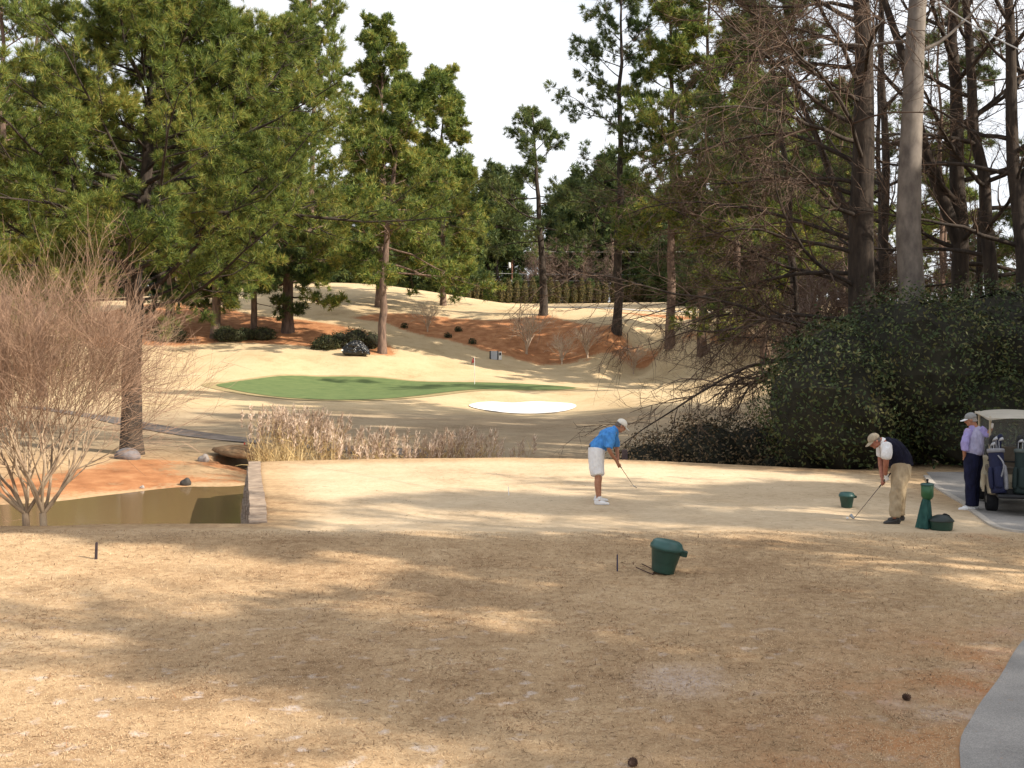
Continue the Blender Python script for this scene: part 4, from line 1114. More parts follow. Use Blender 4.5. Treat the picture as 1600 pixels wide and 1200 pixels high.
def hand_shells(wrist, grip, axis, back, side=1):
    """palm from the wrist to the grip, four fingers curled round it and a thumb laid along it"""
    wrist, grip, axis, back = (np.asarray(a, float) for a in (wrist, grip, axis, back))
    axis = norm(axis); back = norm(back - (back @ axis) * axis); third = np.cross(axis, back)
    sh = [limb([wrist, wrist * 0.4 + (grip + back * 0.03) * 0.6, grip + back * 0.03], [0.026, (0.036, 0.019), (0.040, 0.016)], 10, per=3)]
    for i, (ln, r) in enumerate(((1.0, 0.0095), (1.08, 0.010), (1.02, 0.0095), (0.85, 0.0085))):
        o = grip + axis * (0.030 - 0.021 * i)
        a = np.radians(np.array([0, 55, 115, 185, 240]) * ln) * side
        rr = np.array([0.034, 0.030, 0.026, 0.023, 0.021])
        sh.append(limb([o + back * math.cos(x) * k + third * math.sin(x) * k for x, k in zip(a, rr)], [r * 1.1, r, r, r * .95, r * .8], 8, per=3))
    o = grip + axis * 0.035
    sh.append(limb([grip + back * 0.025 - third * 0.018 * side - axis * 0.01, o + third * -0.026 * side + axis * 0.012, o + axis * 0.05 - third * 0.014 * side], [0.012, 0.0105, 0.009], 8, per=3))
    return sh

def shoe_shells(heel, toe, w=0.045, h=0.075):
    heel, toe = np.asarray(heel, float), np.asarray(toe, float)
    f = norm(toe - heel); s = np.cross(f, [0, 0, 1.0]); L = np.linalg.norm(toe - heel)
    p = lambda t, z: heel + f * L * t + np.array([0, 0, z])
    return [limb([p(0.10, 0.042), p(0.32, 0.046), p(0.6, 0.036), p(0.9, 0.026)], [(w * .78, 0.040), (w * .85, 0.044), (w * 1.05, 0.034), (w * .75, 0.022)], 14, side=s),
            limb([p(0.06, 0.012), p(0.5, 0.012), p(0.95, 0.012)], [(w * .8, 0.012), (w * 1.05, 0.012), (w * .72, 0.011)], 14, side=s),
            limb([p(0.20, 0.06), p(0.17, 0.10)], [0.042, 0.044], 12, per=2, cap=.3)]

def cap_parts(c, M, crown_m, brim_m, parent):
    c = np.asarray(c, float)
    L = lambda x, y, z: c + M @ np.array([x, y, z])
    th = np.linspace(0, math.pi / 2, 8)
    pr = [(np.cos(t), np.sin(t)) for t in th]; pr[-1] = (0.02, 1.0)
    v, q, t = lathe([(1.0, -0.22)] + pr, 22)
    v = v * np.array([0.087, 0.108, 0.088])
    crown = Buf(); crown.add((v + np.array([0, -0.012, 0.048])) @ M.T + c, tris=t, quads=q)
    k = crown.obj('cap', crown_m, parent, smooth=True)
    # brim: a curved tongue with thickness
    bv, n = [], 9
    for zz in (0.0, -0.006):
        for yy, hw in ((0.070, 0.082), (0.120, 0.080), (0.160, 0.066), (0.185, 0.036)):
            for i in range(n):
                x = hw * (i / (n - 1) * 2 - 1)
                bv.append(L(x, yy - 0.9 * x * x * 4.0, 0.043 - 2.2 * x * x - (yy - 0.07) * 0.22 + zz))
    kk = np.arange(2 * 4 * n).reshape(2, 4, n)
    q = []
    for layer in (0, 1):
        g = kk[layer]; q.append(np.stack([g[:-1, :-1], g[:-1, 1:], g[1:, 1:], g[1:, :-1]], -1).reshape(-1, 4))
    for a, b_ in ((kk[0, -1], kk[1, -1]), (kk[0, :, 0], kk[1, :, 0]), (kk[0, :, -1], kk[1, :, -1]), (kk[0, 0], kk[1, 0])):
        q.append(np.stack([a[:-1], a[1:], b_[1:], b_[:-1]], -1).reshape(-1, 4))
    bm = Buf(); bm.add(np.array(bv), quads=np.concatenate(q))
    bm.obj('brim', brim_m, k, smooth=True)
    return k

def eyes(c, M, parent):
    for s in (-1, 1):
        bf = Buf(); v, q, t = ball(np.asarray(c) + M @ np.array([s * 0.030, 0.079, 0.005]), (0.010, 0.008, 0.006), M)
        bf.add(v, tris=t, quads=q); bf.obj('eye', EYE, parent, smooth=True)

def hair_shells(c, M):
    c = np.asarray(c, float); L = lambda x, y, z: c + M @ np.array([x, y, z])
    sh = [ball(L(0, -0.026, 0.022), (0.082, 0.090, 0.090), M), limb([L(-0.07, -0.05, -0.03), L(0, -0.098, -0.038), L(0.07, -0.05, -0.03)], [0.016, 0.022, 0.016], 8)]
    for s in (-1, 1): sh.append(limb([L(s * 0.080, 0.010, 0.04), L(s * 0.080, 0.006, 0.0)], [0.010, 0.006], 8, per=2))
    return sh

def cloth(name, c1, c2, scale=9, rough=0.85):
    return pmat(name, c1, c2, scale, rough, bmp=0.6, bdist=0.05, spec=0.15, stretch=(1.6, 1.6, 0.7), detail=2.5)
SKIN = pmat('tanned_skin', (0.42, 0.21, 0.13), (0.33, 0.145, 0.085), 14, 0.55, spec=0.3)
SKIN_RED = pmat('ruddy_skin', (0.40, 0.17, 0.11), (0.30, 0.115, 0.075), 14, 0.55, spec=0.3)
EYE = pmat('dark_eye', (0.03, 0.02, 0.015), None, 5, 0.3)
GREYHAIR = pmat('grey_hair', (0.42, 0.39, 0.36), (0.26, 0.24, 0.22), 60, 0.8)
DARKHAIR = pmat('dark_grey_hair', (0.16, 0.13, 0.11), (0.09, 0.075, 0.065), 60, 0.8)
WHITE_CLOTH = cloth('white_cotton', (0.78, 0.77, 0.76), (0.66, 0.65, 0.65))
BLUE_CLOTH = cloth('bright_blue_knit', (0.085, 0.30, 0.68), (0.055, 0.21, 0.54), 12)
CREAM_CAP = cloth('cream_cap_cloth', (0.74, 0.71, 0.64), (0.64, 0.60, 0.53))
TAN_CAP = cloth('khaki_cap_cloth', (0.42, 0.35, 0.25), (0.33, 0.27, 0.19))
KHAKI = cloth('khaki_twill', (0.42, 0.33, 0.215), (0.32, 0.245, 0.155), 7)
BLACK_KNIT = cloth('black_knit', (0.012, 0.013, 0.028), (0.008, 0.008, 0.016), 9)
NAVY = cloth('dark_navy_twill', (0.014, 0.016, 0.045), (0.009, 0.010, 0.026), 7)
LAV = cloth('lavender_cotton', (0.38, 0.33, 0.62), (0.29, 0.25, 0.50))
LAVGREY = cloth('pale_lavender_knit', (0.44, 0.42, 0.58), (0.34, 0.325, 0.47), 14)
LEATHER_W = pmat('white_leather', (0.80, 0.79, 0.78), (0.68, 0.67, 0.66), 12, 0.5)
LEATHER_D = pmat('dark_leather', (0.03, 0.028, 0.027), (0.018, 0.016, 0.016), 12, 0.45, spec=0.5)
BELT = pmat('belt_leather', (0.03, 0.03, 0.05), None, 12, 0.5)
STEEL = pmat('club_steel', (0.45, 0.45, 0.46), (0.3, 0.3, 0.31), 20, 0.35, metal=0.8)
GRAPH = pmat('dark_shaft', (0.10, 0.07, 0.055), (0.06, 0.045, 0.04), 20, 0.4, spec=0.5)
RUBBER = pmat('black_grip', (0.018, 0.018, 0.018), None, 20, 0.85)

def golf_club(label, top, head, face, wood=False, up=0.0):
    """shaft, grip and club head, from the grip end to the head"""
    top, head = np.asarray(top, float), np.asarray(head, float)
    t = thing('golf_club', label, 'golf club', tuple(head))
    a = top - head; f = norm(np.asarray(face, float))
    sb = Buf(); v, q, tr = limb([np.zeros(3), a * 0.7], [0.0045, 0.0065], 8, per=1); sb.add(v, tris=tr, quads=q); sb.obj('shaft', GRAPH, t, smooth=True)
    gb_ = Buf(); v, q, tr = limb([a * 0.7, a], [0.0105, 0.0135], 10, per=1); gb_.add(v, tris=tr, quads=q); gb_.obj('grip', RUBBER, t, smooth=True)
    s = norm(f - (f @ norm(a)) * norm(a)); hb = Buf()
    if wood:
        v, q, tr = ball(s * 0.05 + np.array([0, 0, 0.0]), (0.055, 0.06, 0.032))
    else:
        v, q, tr = limb([np.array([0, 0, 0.0]), s * 0.035 + np.array([0, 0, -0.004]), s * 0.085 + np.array([0, 0, .004])], [(0.010, 0.010), (0.026, 0.010), (0.032, 0.008)], 10, side=norm(a))
    hb.add(v, tris=tr, quads=q); hb.obj('club_head', STEEL, t, smooth=True)
    return t

class Fig:
    def __init__(s, label, px, d):
        s.d = d; x, y = XY(px, d); s.root = np.array([x, y, 0.0])
        s.gz = float(hz(x, y))
        s.t = thing('person', label, 'person', (x, y, s.gz))
    def __call__(s, px, py, dd=0.0):
        return P(px, py, s.d + dd) - s.root
    def world(s, p):
        return np.asarray(p) + s.root + np.array([0, 0, s.gz])

# --- golfer in the blue shirt, bent over the ball, seen from his right side
g = Fig('golfer in bright blue shirt, white shorts and cream cap, addressing the ball on the tee', 936, 20.8)
Y = (0, 1, 0)
fz = lambda x, dd: np.array([x, dd, 0.0])
M1 = frame((0.80, 0.12, -0.58), (0.58, 0, 0.82))
hc = g(970.5, 665.5)
neck = g(962, 670.5)
sh_n, el_n, wr_n = g(955.5, 677.5, -.19), g(951.5, 701.5, -.23), g(962.0, 718.5, -.02)
sh_f, el_f, wr_f = g(960.5, 675.5, .19), g(963.5, 699, .25), g(965.5, 717.0, .15)
hd = np.array([2.40, 21.55, 0.24]) - g.root; gp = g(967, 725.5, 0.11)
ax = norm(gp - hd)
g1, g2 = gp + ax * 0.05, gp - ax * 0.045
sk = head_shells(hc, M1, neck)
sk += [limb([sh_n * .8 + el_n * .2, el_n, wr_n], [.045, .043, .029], 12), limb([sh_f * .8 + el_f * .2, el_f, wr_f], [.045, .043, .029], 12)]
sk += hand_shells(wr_f, g1, ax, (-0.3, 0.5, 0.6), 1) + hand_shells(wr_n, g2, ax, (-0.5, -0.6, 0.2), -1)
sk += [limb([g(961.5, 671), g(952, 680), g(936, 699), g(931, 706)], [(.07, .06), (.16, .10), (.14, .11), (.14, .12)], 16, side=Y)]
for s in (-1, 1):
    ox = 0.0 if s < 0 else 0.02
    sk.append(limb([g(931, 706, s * .09), g(934, 743, s * .17) + [ox, 0, 0], g(934.5, 756, s * .19) + [ox - .012, 0, 0], g(934.5, 772, s * .2) + [ox, 0, 0], fz(g(934.5, 772)[0] + ox, s * .2)+ [0,0,.06]], [.10, .064, .060, .043, .043], 14))
solid('body', sk, SKIN, g.t, 0.0085, 1)
eyes(hc, M1, g.t)
solid('hair', hair_shells(hc, M1), DARKHAIR, g.t, 0.01, 1)
cap_parts(hc, M1, CREAM_CAP, CREAM_CAP, g.t)
solid('shirt', [limb([g(931.5, 704.5), g(935, 699), g(942.5, 689.5), g(950.5, 680), g(957.5, 673.8), g(961, 671)], [(.175, .155), (.178, .155), (.185, .15), (.20, .142), (.155, .10), (.075, .065)], 20, side=Y, cap=.2),
      limb([sh_n + [0.0, 0.03, 0.0], sh_n * .55 + el_n * .45 + [-.005, 0, 0], g(951, 699.5, -.235)], [.088, .080, .083], 14, cap=.25), limb([sh_f, sh_f * .5 + el_f * .5, g(963, 697, .25)], [.085, .075, .078], 14, cap=.25),
      limb([g(949, 683, -.1), g(951, 681, .1)], [.13, .13], 14, per=2)], BLUE_CLOTH, g.t, 0.011, 2, fold=0.03)
solid('collar', [limb([g(958.8, 672.8), g(963.0, 668.8)], [(.088, .078), (.078, .070)], 14, side=Y, per=2, cap=.2)], BLUE_CLOTH, g.t, 0.011, 1)
shs = []
for s in (-1, 1):
    ox = 0.0 if s < 0 else 0.015
    shs.append(limb([g(932.5, 702, s * .06), g(931.5, 712, s * .09), g(931.5, 727, s * .125) + [ox, 0, 0], g(933.5, 742.0, s * .165) + [ox, 0, 0]], [(.15, .165), (.155, .155), (.142, .145), (.13, .13)], 16, cap=.12))
solid('shorts', shs, WHITE_CLOTH, g.t, 0.011, 2, fold=0.014)
solid('belt', [limb([g(930.3, 706), g(933.2, 701.8)], [(.187, .167), (.186, .166)], 20, side=Y, per=1, cap=.05)], BELT, g.t, 0.011, 0)
ank = g(934.5, 772)[0]
for s in (-1, 1):
    ox = 0.0 if s < 0 else 0.02
    hx = ank - 0.085 + ox
    solid('shoe', shoe_shells([hx, s * .2, 0], [hx + 0.285, s * .2 + (.05 if s > 0 else -.03), 0], 0.048), LEATHER_W, g.t, 0.009, 1)
    solid('sock', [limb([[ank + ox, s * .2, .09], [ank + ox, s * .2, .155]], [.052, .048], 12, per=1, cap=.1)], WHITE_CLOTH, g.t, 0.011, 1)
golf_club('iron held by the golfer in the blue shirt, its head just above the turf', g.world(gp + ax * 0.17), g.world(hd), (0.3, -0.9, 0))

# --- golfer in the black vest, facing left
g = Fig('golfer in black vest, white sleeves, khaki trousers and tan cap, club set behind a ball', 1399, 18.65)
M2 = frame((-0.80, -0.10, -0.58), (-0.58, 0, 0.82))
hc = g(1366.5, 688); neck = g(1377, 688)
sh_n, el_n, wr_n = g(1386, 696, -.21), g(1384.5, 716.5, -.26), g(1383.5, 739.5, -.10)
sh_f, el_f, wr_f = g(1378, 694, .20), g(1376, 716, .24), g(1378, 743, .06)
hd = np.array([5.93, 18.86, 0.03]) - g.root; gp = g(1381.5, 750.5, -0.03); ax = norm(gp - hd)
g1, g2 = gp + ax * 0.05, gp - ax * 0.045
sk = head_shells(hc, M2, neck)
sk += [limb([sh_n, el_n, wr_n], [.055, .050, .034], 12), limb([sh_f, el_f, wr_f], [.055, .050, .034], 12)]
sk += hand_shells(wr_f, g2, ax, (0.2, 0.6, 0.3), -1)
sk += [limb([neck, g(1390, 697), g(1405, 718), g(1408, 733)], [(.07, .06), (.17, .12), (.16, .14), (.16, .15)], 16, side=Y)]
for s, ax_, ay_2 in ((-1, 1398, 806), (1, 1404.5, 803)):
    sk.append(limb([g(1408, 733, s * .10), g(1402, 768, s * .15), g(ax_, ay_2, s * .17)], [.10, .062, .045], 12))
solid('body', sk, SKIN_RED, g.t, 0.0085, 1)
eyes(hc, M2, g.t)
solid('hair', hair_shells(hc, M2), DARKHAIR, g.t, 0.01, 1)
cap_parts(hc, M2, TAN_CAP, TAN_CAP, g.t)
solid('shirt', [limb([g(1405, 720), g(1393, 699), g(1380, 689.5)], [(.17, .14), (.185, .135), (.085, .075)], 18, side=Y),
      limb([sh_n + [0, .04, 0], sh_n * .6 + el_n * .4, g(1384.8, 713.5, -.255)], [.094, .094, .086], 14, cap=.6), limb([sh_f, sh_f * .5 + el_f * .5, g(1376, 712, .235)], [.09, .085, .08], 14, cap=.2)], WHITE_CLOTH, g.t, 0.011, 2, fold=0.014)
solid('collar', [limb([g(1381.5, 690.5), g(1375.8, 687.2)], [(.088, .080), (.076, .070)], 14, side=Y, per=2, cap=.2)], WHITE_CLOTH, g.t, 0.011, 1)
solid('vest', [limb([g(1408.5, 727.5), g(1407, 721), g(1402.5, 710), g(1394.5, 698.5), g(1386, 691.5), g(1381, 689)], [(.20, .200), (.205, .20), (.208, .188), (.20, .165), (.145, .115), (.09, .08)], 20, side=Y, cap=.15)], BLACK_KNIT, g.t, 0.011, 2, fold=0.018)
shs = []
for s, kx, ax_, ay_2 in ((-1, 1401.5, 1398.5, 805.5), (1, 1406, 1405, 803)):
    shs.append(limb([g(1408, 726, s * .05), g(1407.5, 738, s * .09), g(1405, 752, s * .12), g(kx, 770, s * .15), g(ax_ + .5, 790, s * .165), g(ax_, ay_2, s * .17)], [(.175, .175), (.165, .165), (.135, .14), (.112, .11), (.098, .098), (.092, .092)], 16, cap=.12))
solid('trousers', shs, KHAKI, g.t, 0.011, 2, fold=0.02)
solid('glove', hand_shells(wr_n, g1, ax, (0.5, -0.6, 0.2), 1) + [limb([wr_n, wr_n * .85 + el_n * .15], [.034, .037], 10, per=1)], LEATHER_W, g.t, 0.008, 1)
for s, ax_ in ((-1, 1398.5), (1, 1405)):
    x0 = g(ax_, 806, s * .17)[0] + 0.09
    solid('shoe', shoe_shells([x0, s * .17, 0], [x0 - 0.30, s * .17 - .02, 0], 0.05), LEATHER_D, g.t, 0.009, 1)
golf_club('club held by the golfer in the black vest, its head on the turf', g.world(gp + ax * 0.17), g.world(hd), (-0.6, 0.5, 0))
cb2 = Buf(); v, q, t = ball((5.79, 18.78, float(hz(5.79, 18.78)) + 0.03), (0.0215,) * 3); cb2.add(v, tris=t, quads=q)
tag(cb2.obj('golf_ball', LEATHER_W, smooth=True), 'white golf ball by the club head of the golfer in the black vest', 'golf ball')

# --- man in lavender leaning on the cart, seen from behind
g = Fig('man in lavender sweater and navy trousers, back turned, hand on the golf cart', 1518, 20.5)
M3 = frame((-0.86, 0.30, -0.22), (-0.2, 0, 0.97))
SX = norm(np.array([0.90, -0.42, 0]))
hc = g(1516.5, 648.5); neck = g(1521, 657)
sh_l, el_l, wr_l = g(1512.5, 665, -.02), g(1507.5, 689, -.10), g(1507, 705, -.03)
sh_r, el_r, wr_r = g(1534, 664, -.05), g(1542.0, 672, -.12), g(1549, 662, -.2)
sk = head_shells(hc, M3, neck)
sk += [limb([sh_l, el_l, wr_l], [.05, .042, .031], 12), limb([sh_r, el_r, wr_r], [.05, .042, .030], 12)]
sk += hand_shells(wr_l, g(1507.5, 711, .02), (0.2, 0.9, 0.1), (-0.6, -0.2, 0.5), 1)
sk += [limb([neck, g(1522, 672), g(1521.5, 694), g(1521, 703)], [(.07, .06), (.15, .09), (.13, .10), (.11, .09)], 16, side=SX)]
for ax_, dd in ((1516, -.05), (1521.5, .16)):
    sk.append(limb([g(1521, 714, dd * .6), g(ax_ + 1, 748, dd), g(ax_, 782, dd)], [.10, .06, .045], 12))
solid('body', sk, SKIN, g.t, 0.0085, 1)
eyes(hc, M3, g.t)
solid('hair', hair_shells(hc, M3), GREYHAIR, g.t, 0.01, 1)
cap_parts(hc, M3, pmat('grey_cap_cloth', (0.30, 0.30, 0.29), (0.2, 0.2, 0.2), 8, .9), WHITE_CLOTH, g.t)
solid('shirt', [limb([sh_l + [.03, 0, 0], sh_l * .5 + el_l * .5, el_l, g(1507.2, 696, -.09)], [.082, .072, .066, .066], 14, cap=.2), limb([sh_r - [.03, 0, 0], sh_r * .5 + el_r * .5, el_r, el_r * .62 + wr_r * .38], [.082, .074, .064, .056], 14, cap=.2),
      limb([g(1521.5, 664), g(1520.5, 656.5)], [(.10, .085), (.074, .068)], 14, side=SX, per=2, cap=.2)], LAV, g.t, 0.011, 2, fold=0.026)
solid('sweater', [limb([g(1521, 703), g(1521, 698), g(1521.5, 686), g(1522.5, 673), g(1523, 665), g(1521.8, 659.5)], [(.172, .135), (.18, .145), (.178, .14), (.182, .13), (.172, .10), (.085, .075)], 20, side=SX, cap=.15)], LAVGREY, g.t, 0.011, 2, fold=0.018)
shs = []
for ax_, dd, o in ((1515.8, -.05, -1), (1521.5, .16, 1)):
    shs.append(limb([g(1521 + o * 2, 702, dd * .3), g(1520.5 + o * 3, 716, dd * .5), g(1519 + o * 3, 733, dd * .8), g(ax_ + 1.2, 755, dd), g(ax_ + .3, 783, dd)], [(.145, .13), (.14, .14), (.118, .12), (.10, .10), (.088, .088)], 16, cap=.12))
solid('trousers', shs, NAVY, g.t, 0.011, 2, fold=0.014)
solid('glove', hand_shells(wr_r, g(1549.5, 657, -.2), (0.2, 0.1, 1.0), (-0.5, -0.7, 0.1), 1), LEATHER_W, g.t, 0.008, 1)
for ax_, dd in ((1515.8, -.05), (1521.5, .16)):
    x0 = g(ax_, 784, dd)[0] + 0.08
    solid('shoe', shoe_shells([x0, dd - .02, 0], [x0 - 0.29, dd + .05, 0], 0.048), LEATHER_W, g.t, 0.009, 1)
# ------------------------------------------------------------------ golf carts and bags
def prism(prof, x0, x1, ch=0.03):
    """side profile (y, z) pulled across from x0 to x1, its edges eased"""
    prof = np.asarray(prof, float); c = prof.mean(0); n = len(prof)
    ins = prof + (c - prof) / np.linalg.norm(prof - c, axis=1)[:, None] * ch
    rows = [(x0, ins), (x0 + ch, prof), (x1 - ch, prof), (x1, ins)]
    v = np.concatenate([np.column_stack([np.full(n, x), p]) for x, p in rows])
    k = np.arange(4 * n).reshape(4, n)
    q = np.stack([k[:-1], np.roll(k[:-1], -1, 1), np.roll(k[1:], -1, 1), k[1:]], -1).reshape(-1, 4)
    V = np.concatenate([v, [[x0, *c]], [[x1, *c]]])
    t = [(4 * n, (i + 1) % n, i) for i in range(n)] + [(4 * n + 1, k[3, i], k[3, (i + 1) % n]) for i in range(n)]
    return V, q, t

CREAM = pmat('cream_cart_paint', (0.48, 0.41, 0.29), (0.38, 0.32, 0.22), 3, 0.45, spec=0.4)
ROOF = pmat('off_white_roof', (0.50, 0.45, 0.37), (0.40, 0.36, 0.29), 3, 0.6)
SEAT = pmat('shade_darkened_vinyl', (0.16, 0.13, 0.10), (0.10, 0.085, 0.065), 6, 0.6)  # seat colour darkened to paint the shade inside the cart
BLACKP = pmat('black_plastic', (0.022, 0.022, 0.024), (0.014, 0.014, 0.015), 6, 0.6)
TYRE = pmat('tyre_rubber', (0.020, 0.020, 0.023), (0.012, 0.012, 0.013), 12, 0.9)
RIM = pmat('dull_rim', (0.34, 0.33, 0.31), (0.25, 0.24, 0.23), 9, 0.5, metal=0.5)
GLASS, nt_, b_ = new_mat('clear_windscreen')
b_.inputs['Base Color'].default_value = (0.85, 0.9, 0.9, 1); b_.inputs['Roughness'].default_value = 0.08
b_.inputs['Alpha'].default_value = 0.07

def one(name, mat, parent, *shells, smooth=False):
    bf = Buf()
    for s in shells:
        if len(s) == 3: bf.add(s[0], quads=s[1], tris=s[2])
        else: bf.add(s[0], quads=s[1])
    return bf.obj(name, mat, parent, smooth=smooth)

def make_cart(label):
    t = thing('golf_cart', label, 'golf cart')
    cowl = [(1.20, .30), (1.36, .26), (1.44, .30), (1.50, .46), (1.65, .53), (1.80, .46), (1.87, .30), (2.02, .30), (2.10, .42), (2.04, .62), (1.80, .84), (1.62, .90), (1.54, .86), (1.42, .58), (1.30, .40)]
    rear = [(-.58, .40), (-.30, .34), (-.24, .46), (-.10, .53), (.06, .53), (.20, .46), (.26, .30), (.60, .28), (.66, .60), (.52, .68), (-.42, .70), (-.60, .62)]
    one('body', CREAM, t, prism(cowl, -.56, .56, .05), prism(rear, -.58, .58, .05), box((0, .95, .29), (1.02, .74, .06)))
    one('bumper', BLACKP, t, prism([(-.66, .40), (-.58, .40), (-.58, .50), (-.66, .50)], -.50, .50, .02))
    one('bumper', BLACKP, t, prism([(2.08, .38), (2.14, .38), (2.14, .48), (2.08, .48)], -.5, .5, .02))
    one('seat', SEAT, t, prism([(.10, .70), (.62, .70), (.66, .76), (.62, .82), (.12, .80)], -.52, .52, .04))
    for s in (-1, 1):
        one('seat_back', SEAT, t, prism([(.02, .84), (.10, .84), (.02, 1.22), (-.05, 1.22)], s * .27 - .23, s * .27 + .23, .03))
    # roof: a shallow crowned tray
    n = 15
    xs = np.linspace(-1, 1, n); ys = np.linspace(-1, 1, n); X, Yy = np.meshgrid(xs, ys)
    ed = np.maximum(np.abs(X) ** 6, np.abs(Yy) ** 6)
    top = np.stack([X * .60 * (1 - .05 * (np.abs(Yy) ** 6)), Yy * 1.12 + .68, 1.86 - .05 * X ** 2 - .03 * Yy ** 2 - .05 * ed], -1)
    bot = top.copy(); bot[..., 2] = 1.775
    k = np.arange(n * n).reshape(n, n); rb_ = Buf()
    qt = np.stack([k[:-1, :-1], k[:-1, 1:], k[1:, 1:], k[1:, :-1]], -1).reshape(-1, 4)
    e = np.concatenate([k[0, :-1], k[:-1, -1], k[-1, :0:-1], k[:0:-1, 0]])
    rb_.add(np.concatenate([top.reshape(-1, 3), bot.reshape(-1, 3)]), quads=np.concatenate([qt, qt[:, ::-1] + n * n, np.stack([e, e + n * n, np.roll(e, -1) + n * n, np.roll(e, -1)], -1)]))
    rb_.obj('roof', ROOF, t)
    for s in (-1, 1):
        one('roof_post', CREAM, t, limb([(s * .50, 1.64, .82), (s * .52, 1.52, 1.78)], [.022, .022], 8, per=1), smooth=True)
        one('roof_post', CREAM, t, limb([(s * .52, -.12, .68), (s * .53, -.20, 1.20), (s * .53, -.26, 1.78)], [.022, .022, .022], 8, per=2), smooth=True)
    one('windscreen', GLASS, t, prism([(1.61, .90), (1.62, .90), (1.52, 1.76), (1.51, 1.76)], -.49, .49, .002))
    st = one('steering_wheel', BLACKP, t, *[limb([(-.27 + .17 * math.cos(a), 1.18 + .10 * math.sin(a), 1.02 + .13 * math.sin(a)) for a in np.linspace(0, 2 * math.pi, 20)], [.014] * 20, 8, per=1), limb([(-.27, 1.18, 1.02), (-.27, 1.42, .62)], [.02, .02], 8, per=1), limb([(-.43, 1.18, 1.02), (-.11, 1.18, 1.02)], [.012, .012], 8, per=1)], smooth=True)
    one('bag_rack', BLACKP, t, limb([(-.50, -.15, 1.00), (-.50, -.40, .98), (.50, -.40, .98), (.50, -.15, 1.00)], [.016] * 4, 8, per=3), prism([(-.92, .36), (-.55, .36), (-.55, .42), (-.92, .42)], -.48, .48, .015), smooth=True)
    for s in (-1, 1):
        for y in (0, 1.65):
            pr = [(.125, -.09), (.20, -.10), (.222, -.07), (.228, 0), (.222, .07), (.20, .10), (.125, .09)]
            v, q, tr = lathe(pr, 28); v = v[:, [2, 1, 0]] * np.array([1, 1, -1])
            w = one('wheel', TYRE, t, (v + np.array([s * .48, y, .228]), q, tr), smooth=True)
            v, q, tr = lathe([(.125, -.05), (.13, 0), (.115, .055), (.06, .075), (.02, .08)], 20); v = v[:, [2, 1, 0]] * np.array([s, 1, -1])
            one('rim', RIM, w, (v + np.array([s * .50, y, .228]), q, tr), smooth=True)
    return t

HEAD = R(-16.7)
def place(o, px, d, wx=-.48):
    # set the near left rear wheel at a given place
    c, s = math.cos(HEAD), math.sin(HEAD)
    x, y = XY(px, d)
    x0, y0 = x - (c * wx), y - (s * wx)
    o.location = (x0, y0, float(hz(x0, y0)) + .014); o.rotation_euler = (0, 0, HEAD)
    return o
cartA = place(make_cart('cream golf cart beside the man in lavender, cut off by the right edge'), 1549, 20.5)
def loc_on(cart, p):
    c, s = math.cos(HEAD), math.sin(HEAD)
    return (cart.location.x + c * p[0] - s * p[1], cart.location.y + s * p[0] + c * p[1], cart.location.z + p[2])

def golf_bag(label, club_label, cart, x, c1, c2, seed, sc=1.0):
    r = random.Random(seed)
    t = thing('golf_bag', label, 'golf bag', loc_on(cart, (x, -.70, .425)), HEAD, 'golf bags on the cart', scale=.92)
    t.rotation_euler = (R(-9), R(r.uniform(-4, 4)), HEAD)
    ma = pmat('bag_nylon_' + ('a' if seed == 1 else 'b' if seed == 2 else 'c'), c1, tuple(v * .7 for v in c1), 8, .75, bmp=.2)
    mb = pmat('bag_trim_' + ('a' if seed == 1 else 'b' if seed == 2 else 'c'), c2, tuple(v * .8 for v in c2), 8, .7, bmp=.2)
    one('bag_body', ma, t, lathe([(.125, 0), (.135, .05), (.128, .45), (.132, .78), (.14, .84), (.12, .85)], 22, sx=1.1), smooth=True)
    for sx_, z0, h in ((-1, .12, .36), (1, .10, .42), (0, .14, .34)):
        off = (sx_ * .13, -.06 if sx_ else -.15, z0 + h / 2)
        one('pocket', ma if sx_ < 0 else mb if sx_ > 0 else ma, t, limb([(off[0], off[1], z0), (off[0], off[1] * 1.05, z0 + h * .5), (off[0], off[1], z0 + h)], [(.075, .045), (.085, .055), (.075, .04)], 12, side=(1, 0, 0) if not sx_ else (0, 1, 0)), smooth=True)
    one('collar', mb, t, lathe([(.138, .80), (.152, .81), (.152, .87), (.138, .88)], 22, sx=1.1), smooth=True)
    one('strap', mb, t, limb([(.02, -.14, .74), (.10, -.24, .55), (.03, -.19, .28)], [(.016, .005)] * 3, 8, side=(1, 0, 0)), smooth=True)
    mw = t.matrix_basis.copy()
    Mw = Matrix.Translation(t.location) @ t.rotation_euler.to_matrix().to_4x4()
    for i in range(6):
        a = i / 6 * 6.28 + r.random() * .5; rr = .075
        bx, by = rr * math.cos(a), rr * math.sin(a)
        h = r.uniform(.86, .98)
        k = thing('golf_club', club_label, 'golf club', tuple(Mw @ Vector((bx * .9, by * .9, .1))), 0, club_label.replace('club', 'clubs'))
        k.rotation_euler = t.rotation_euler
        one('shaft', STEEL, k, limb([(0, 0, 0), (bx * .25, by * .25, h - .1)], [.006, .006], 6, per=1), smooth=True)
        tx, ty, tz = bx * .25, by * .25, h - .1
        if i < 3:
            one('head_cover', [ma, mb, BLACKP][i], k, limb([(tx, ty, tz - .12), (tx, ty, tz), (tx + .02, ty - .02, tz + .08)], [.024, .045, .05], 12, per=3), smooth=True)
        else:
            one('club_head', STEEL, k, limb([(tx, ty, tz), (tx + .03, ty - .02, tz + .02), (tx + .07, ty - .03, tz + .035)], [(.01, .01), (.026, .01), (.03, .009)], 10, side=(0, 0, 1)), smooth=True)
    return t
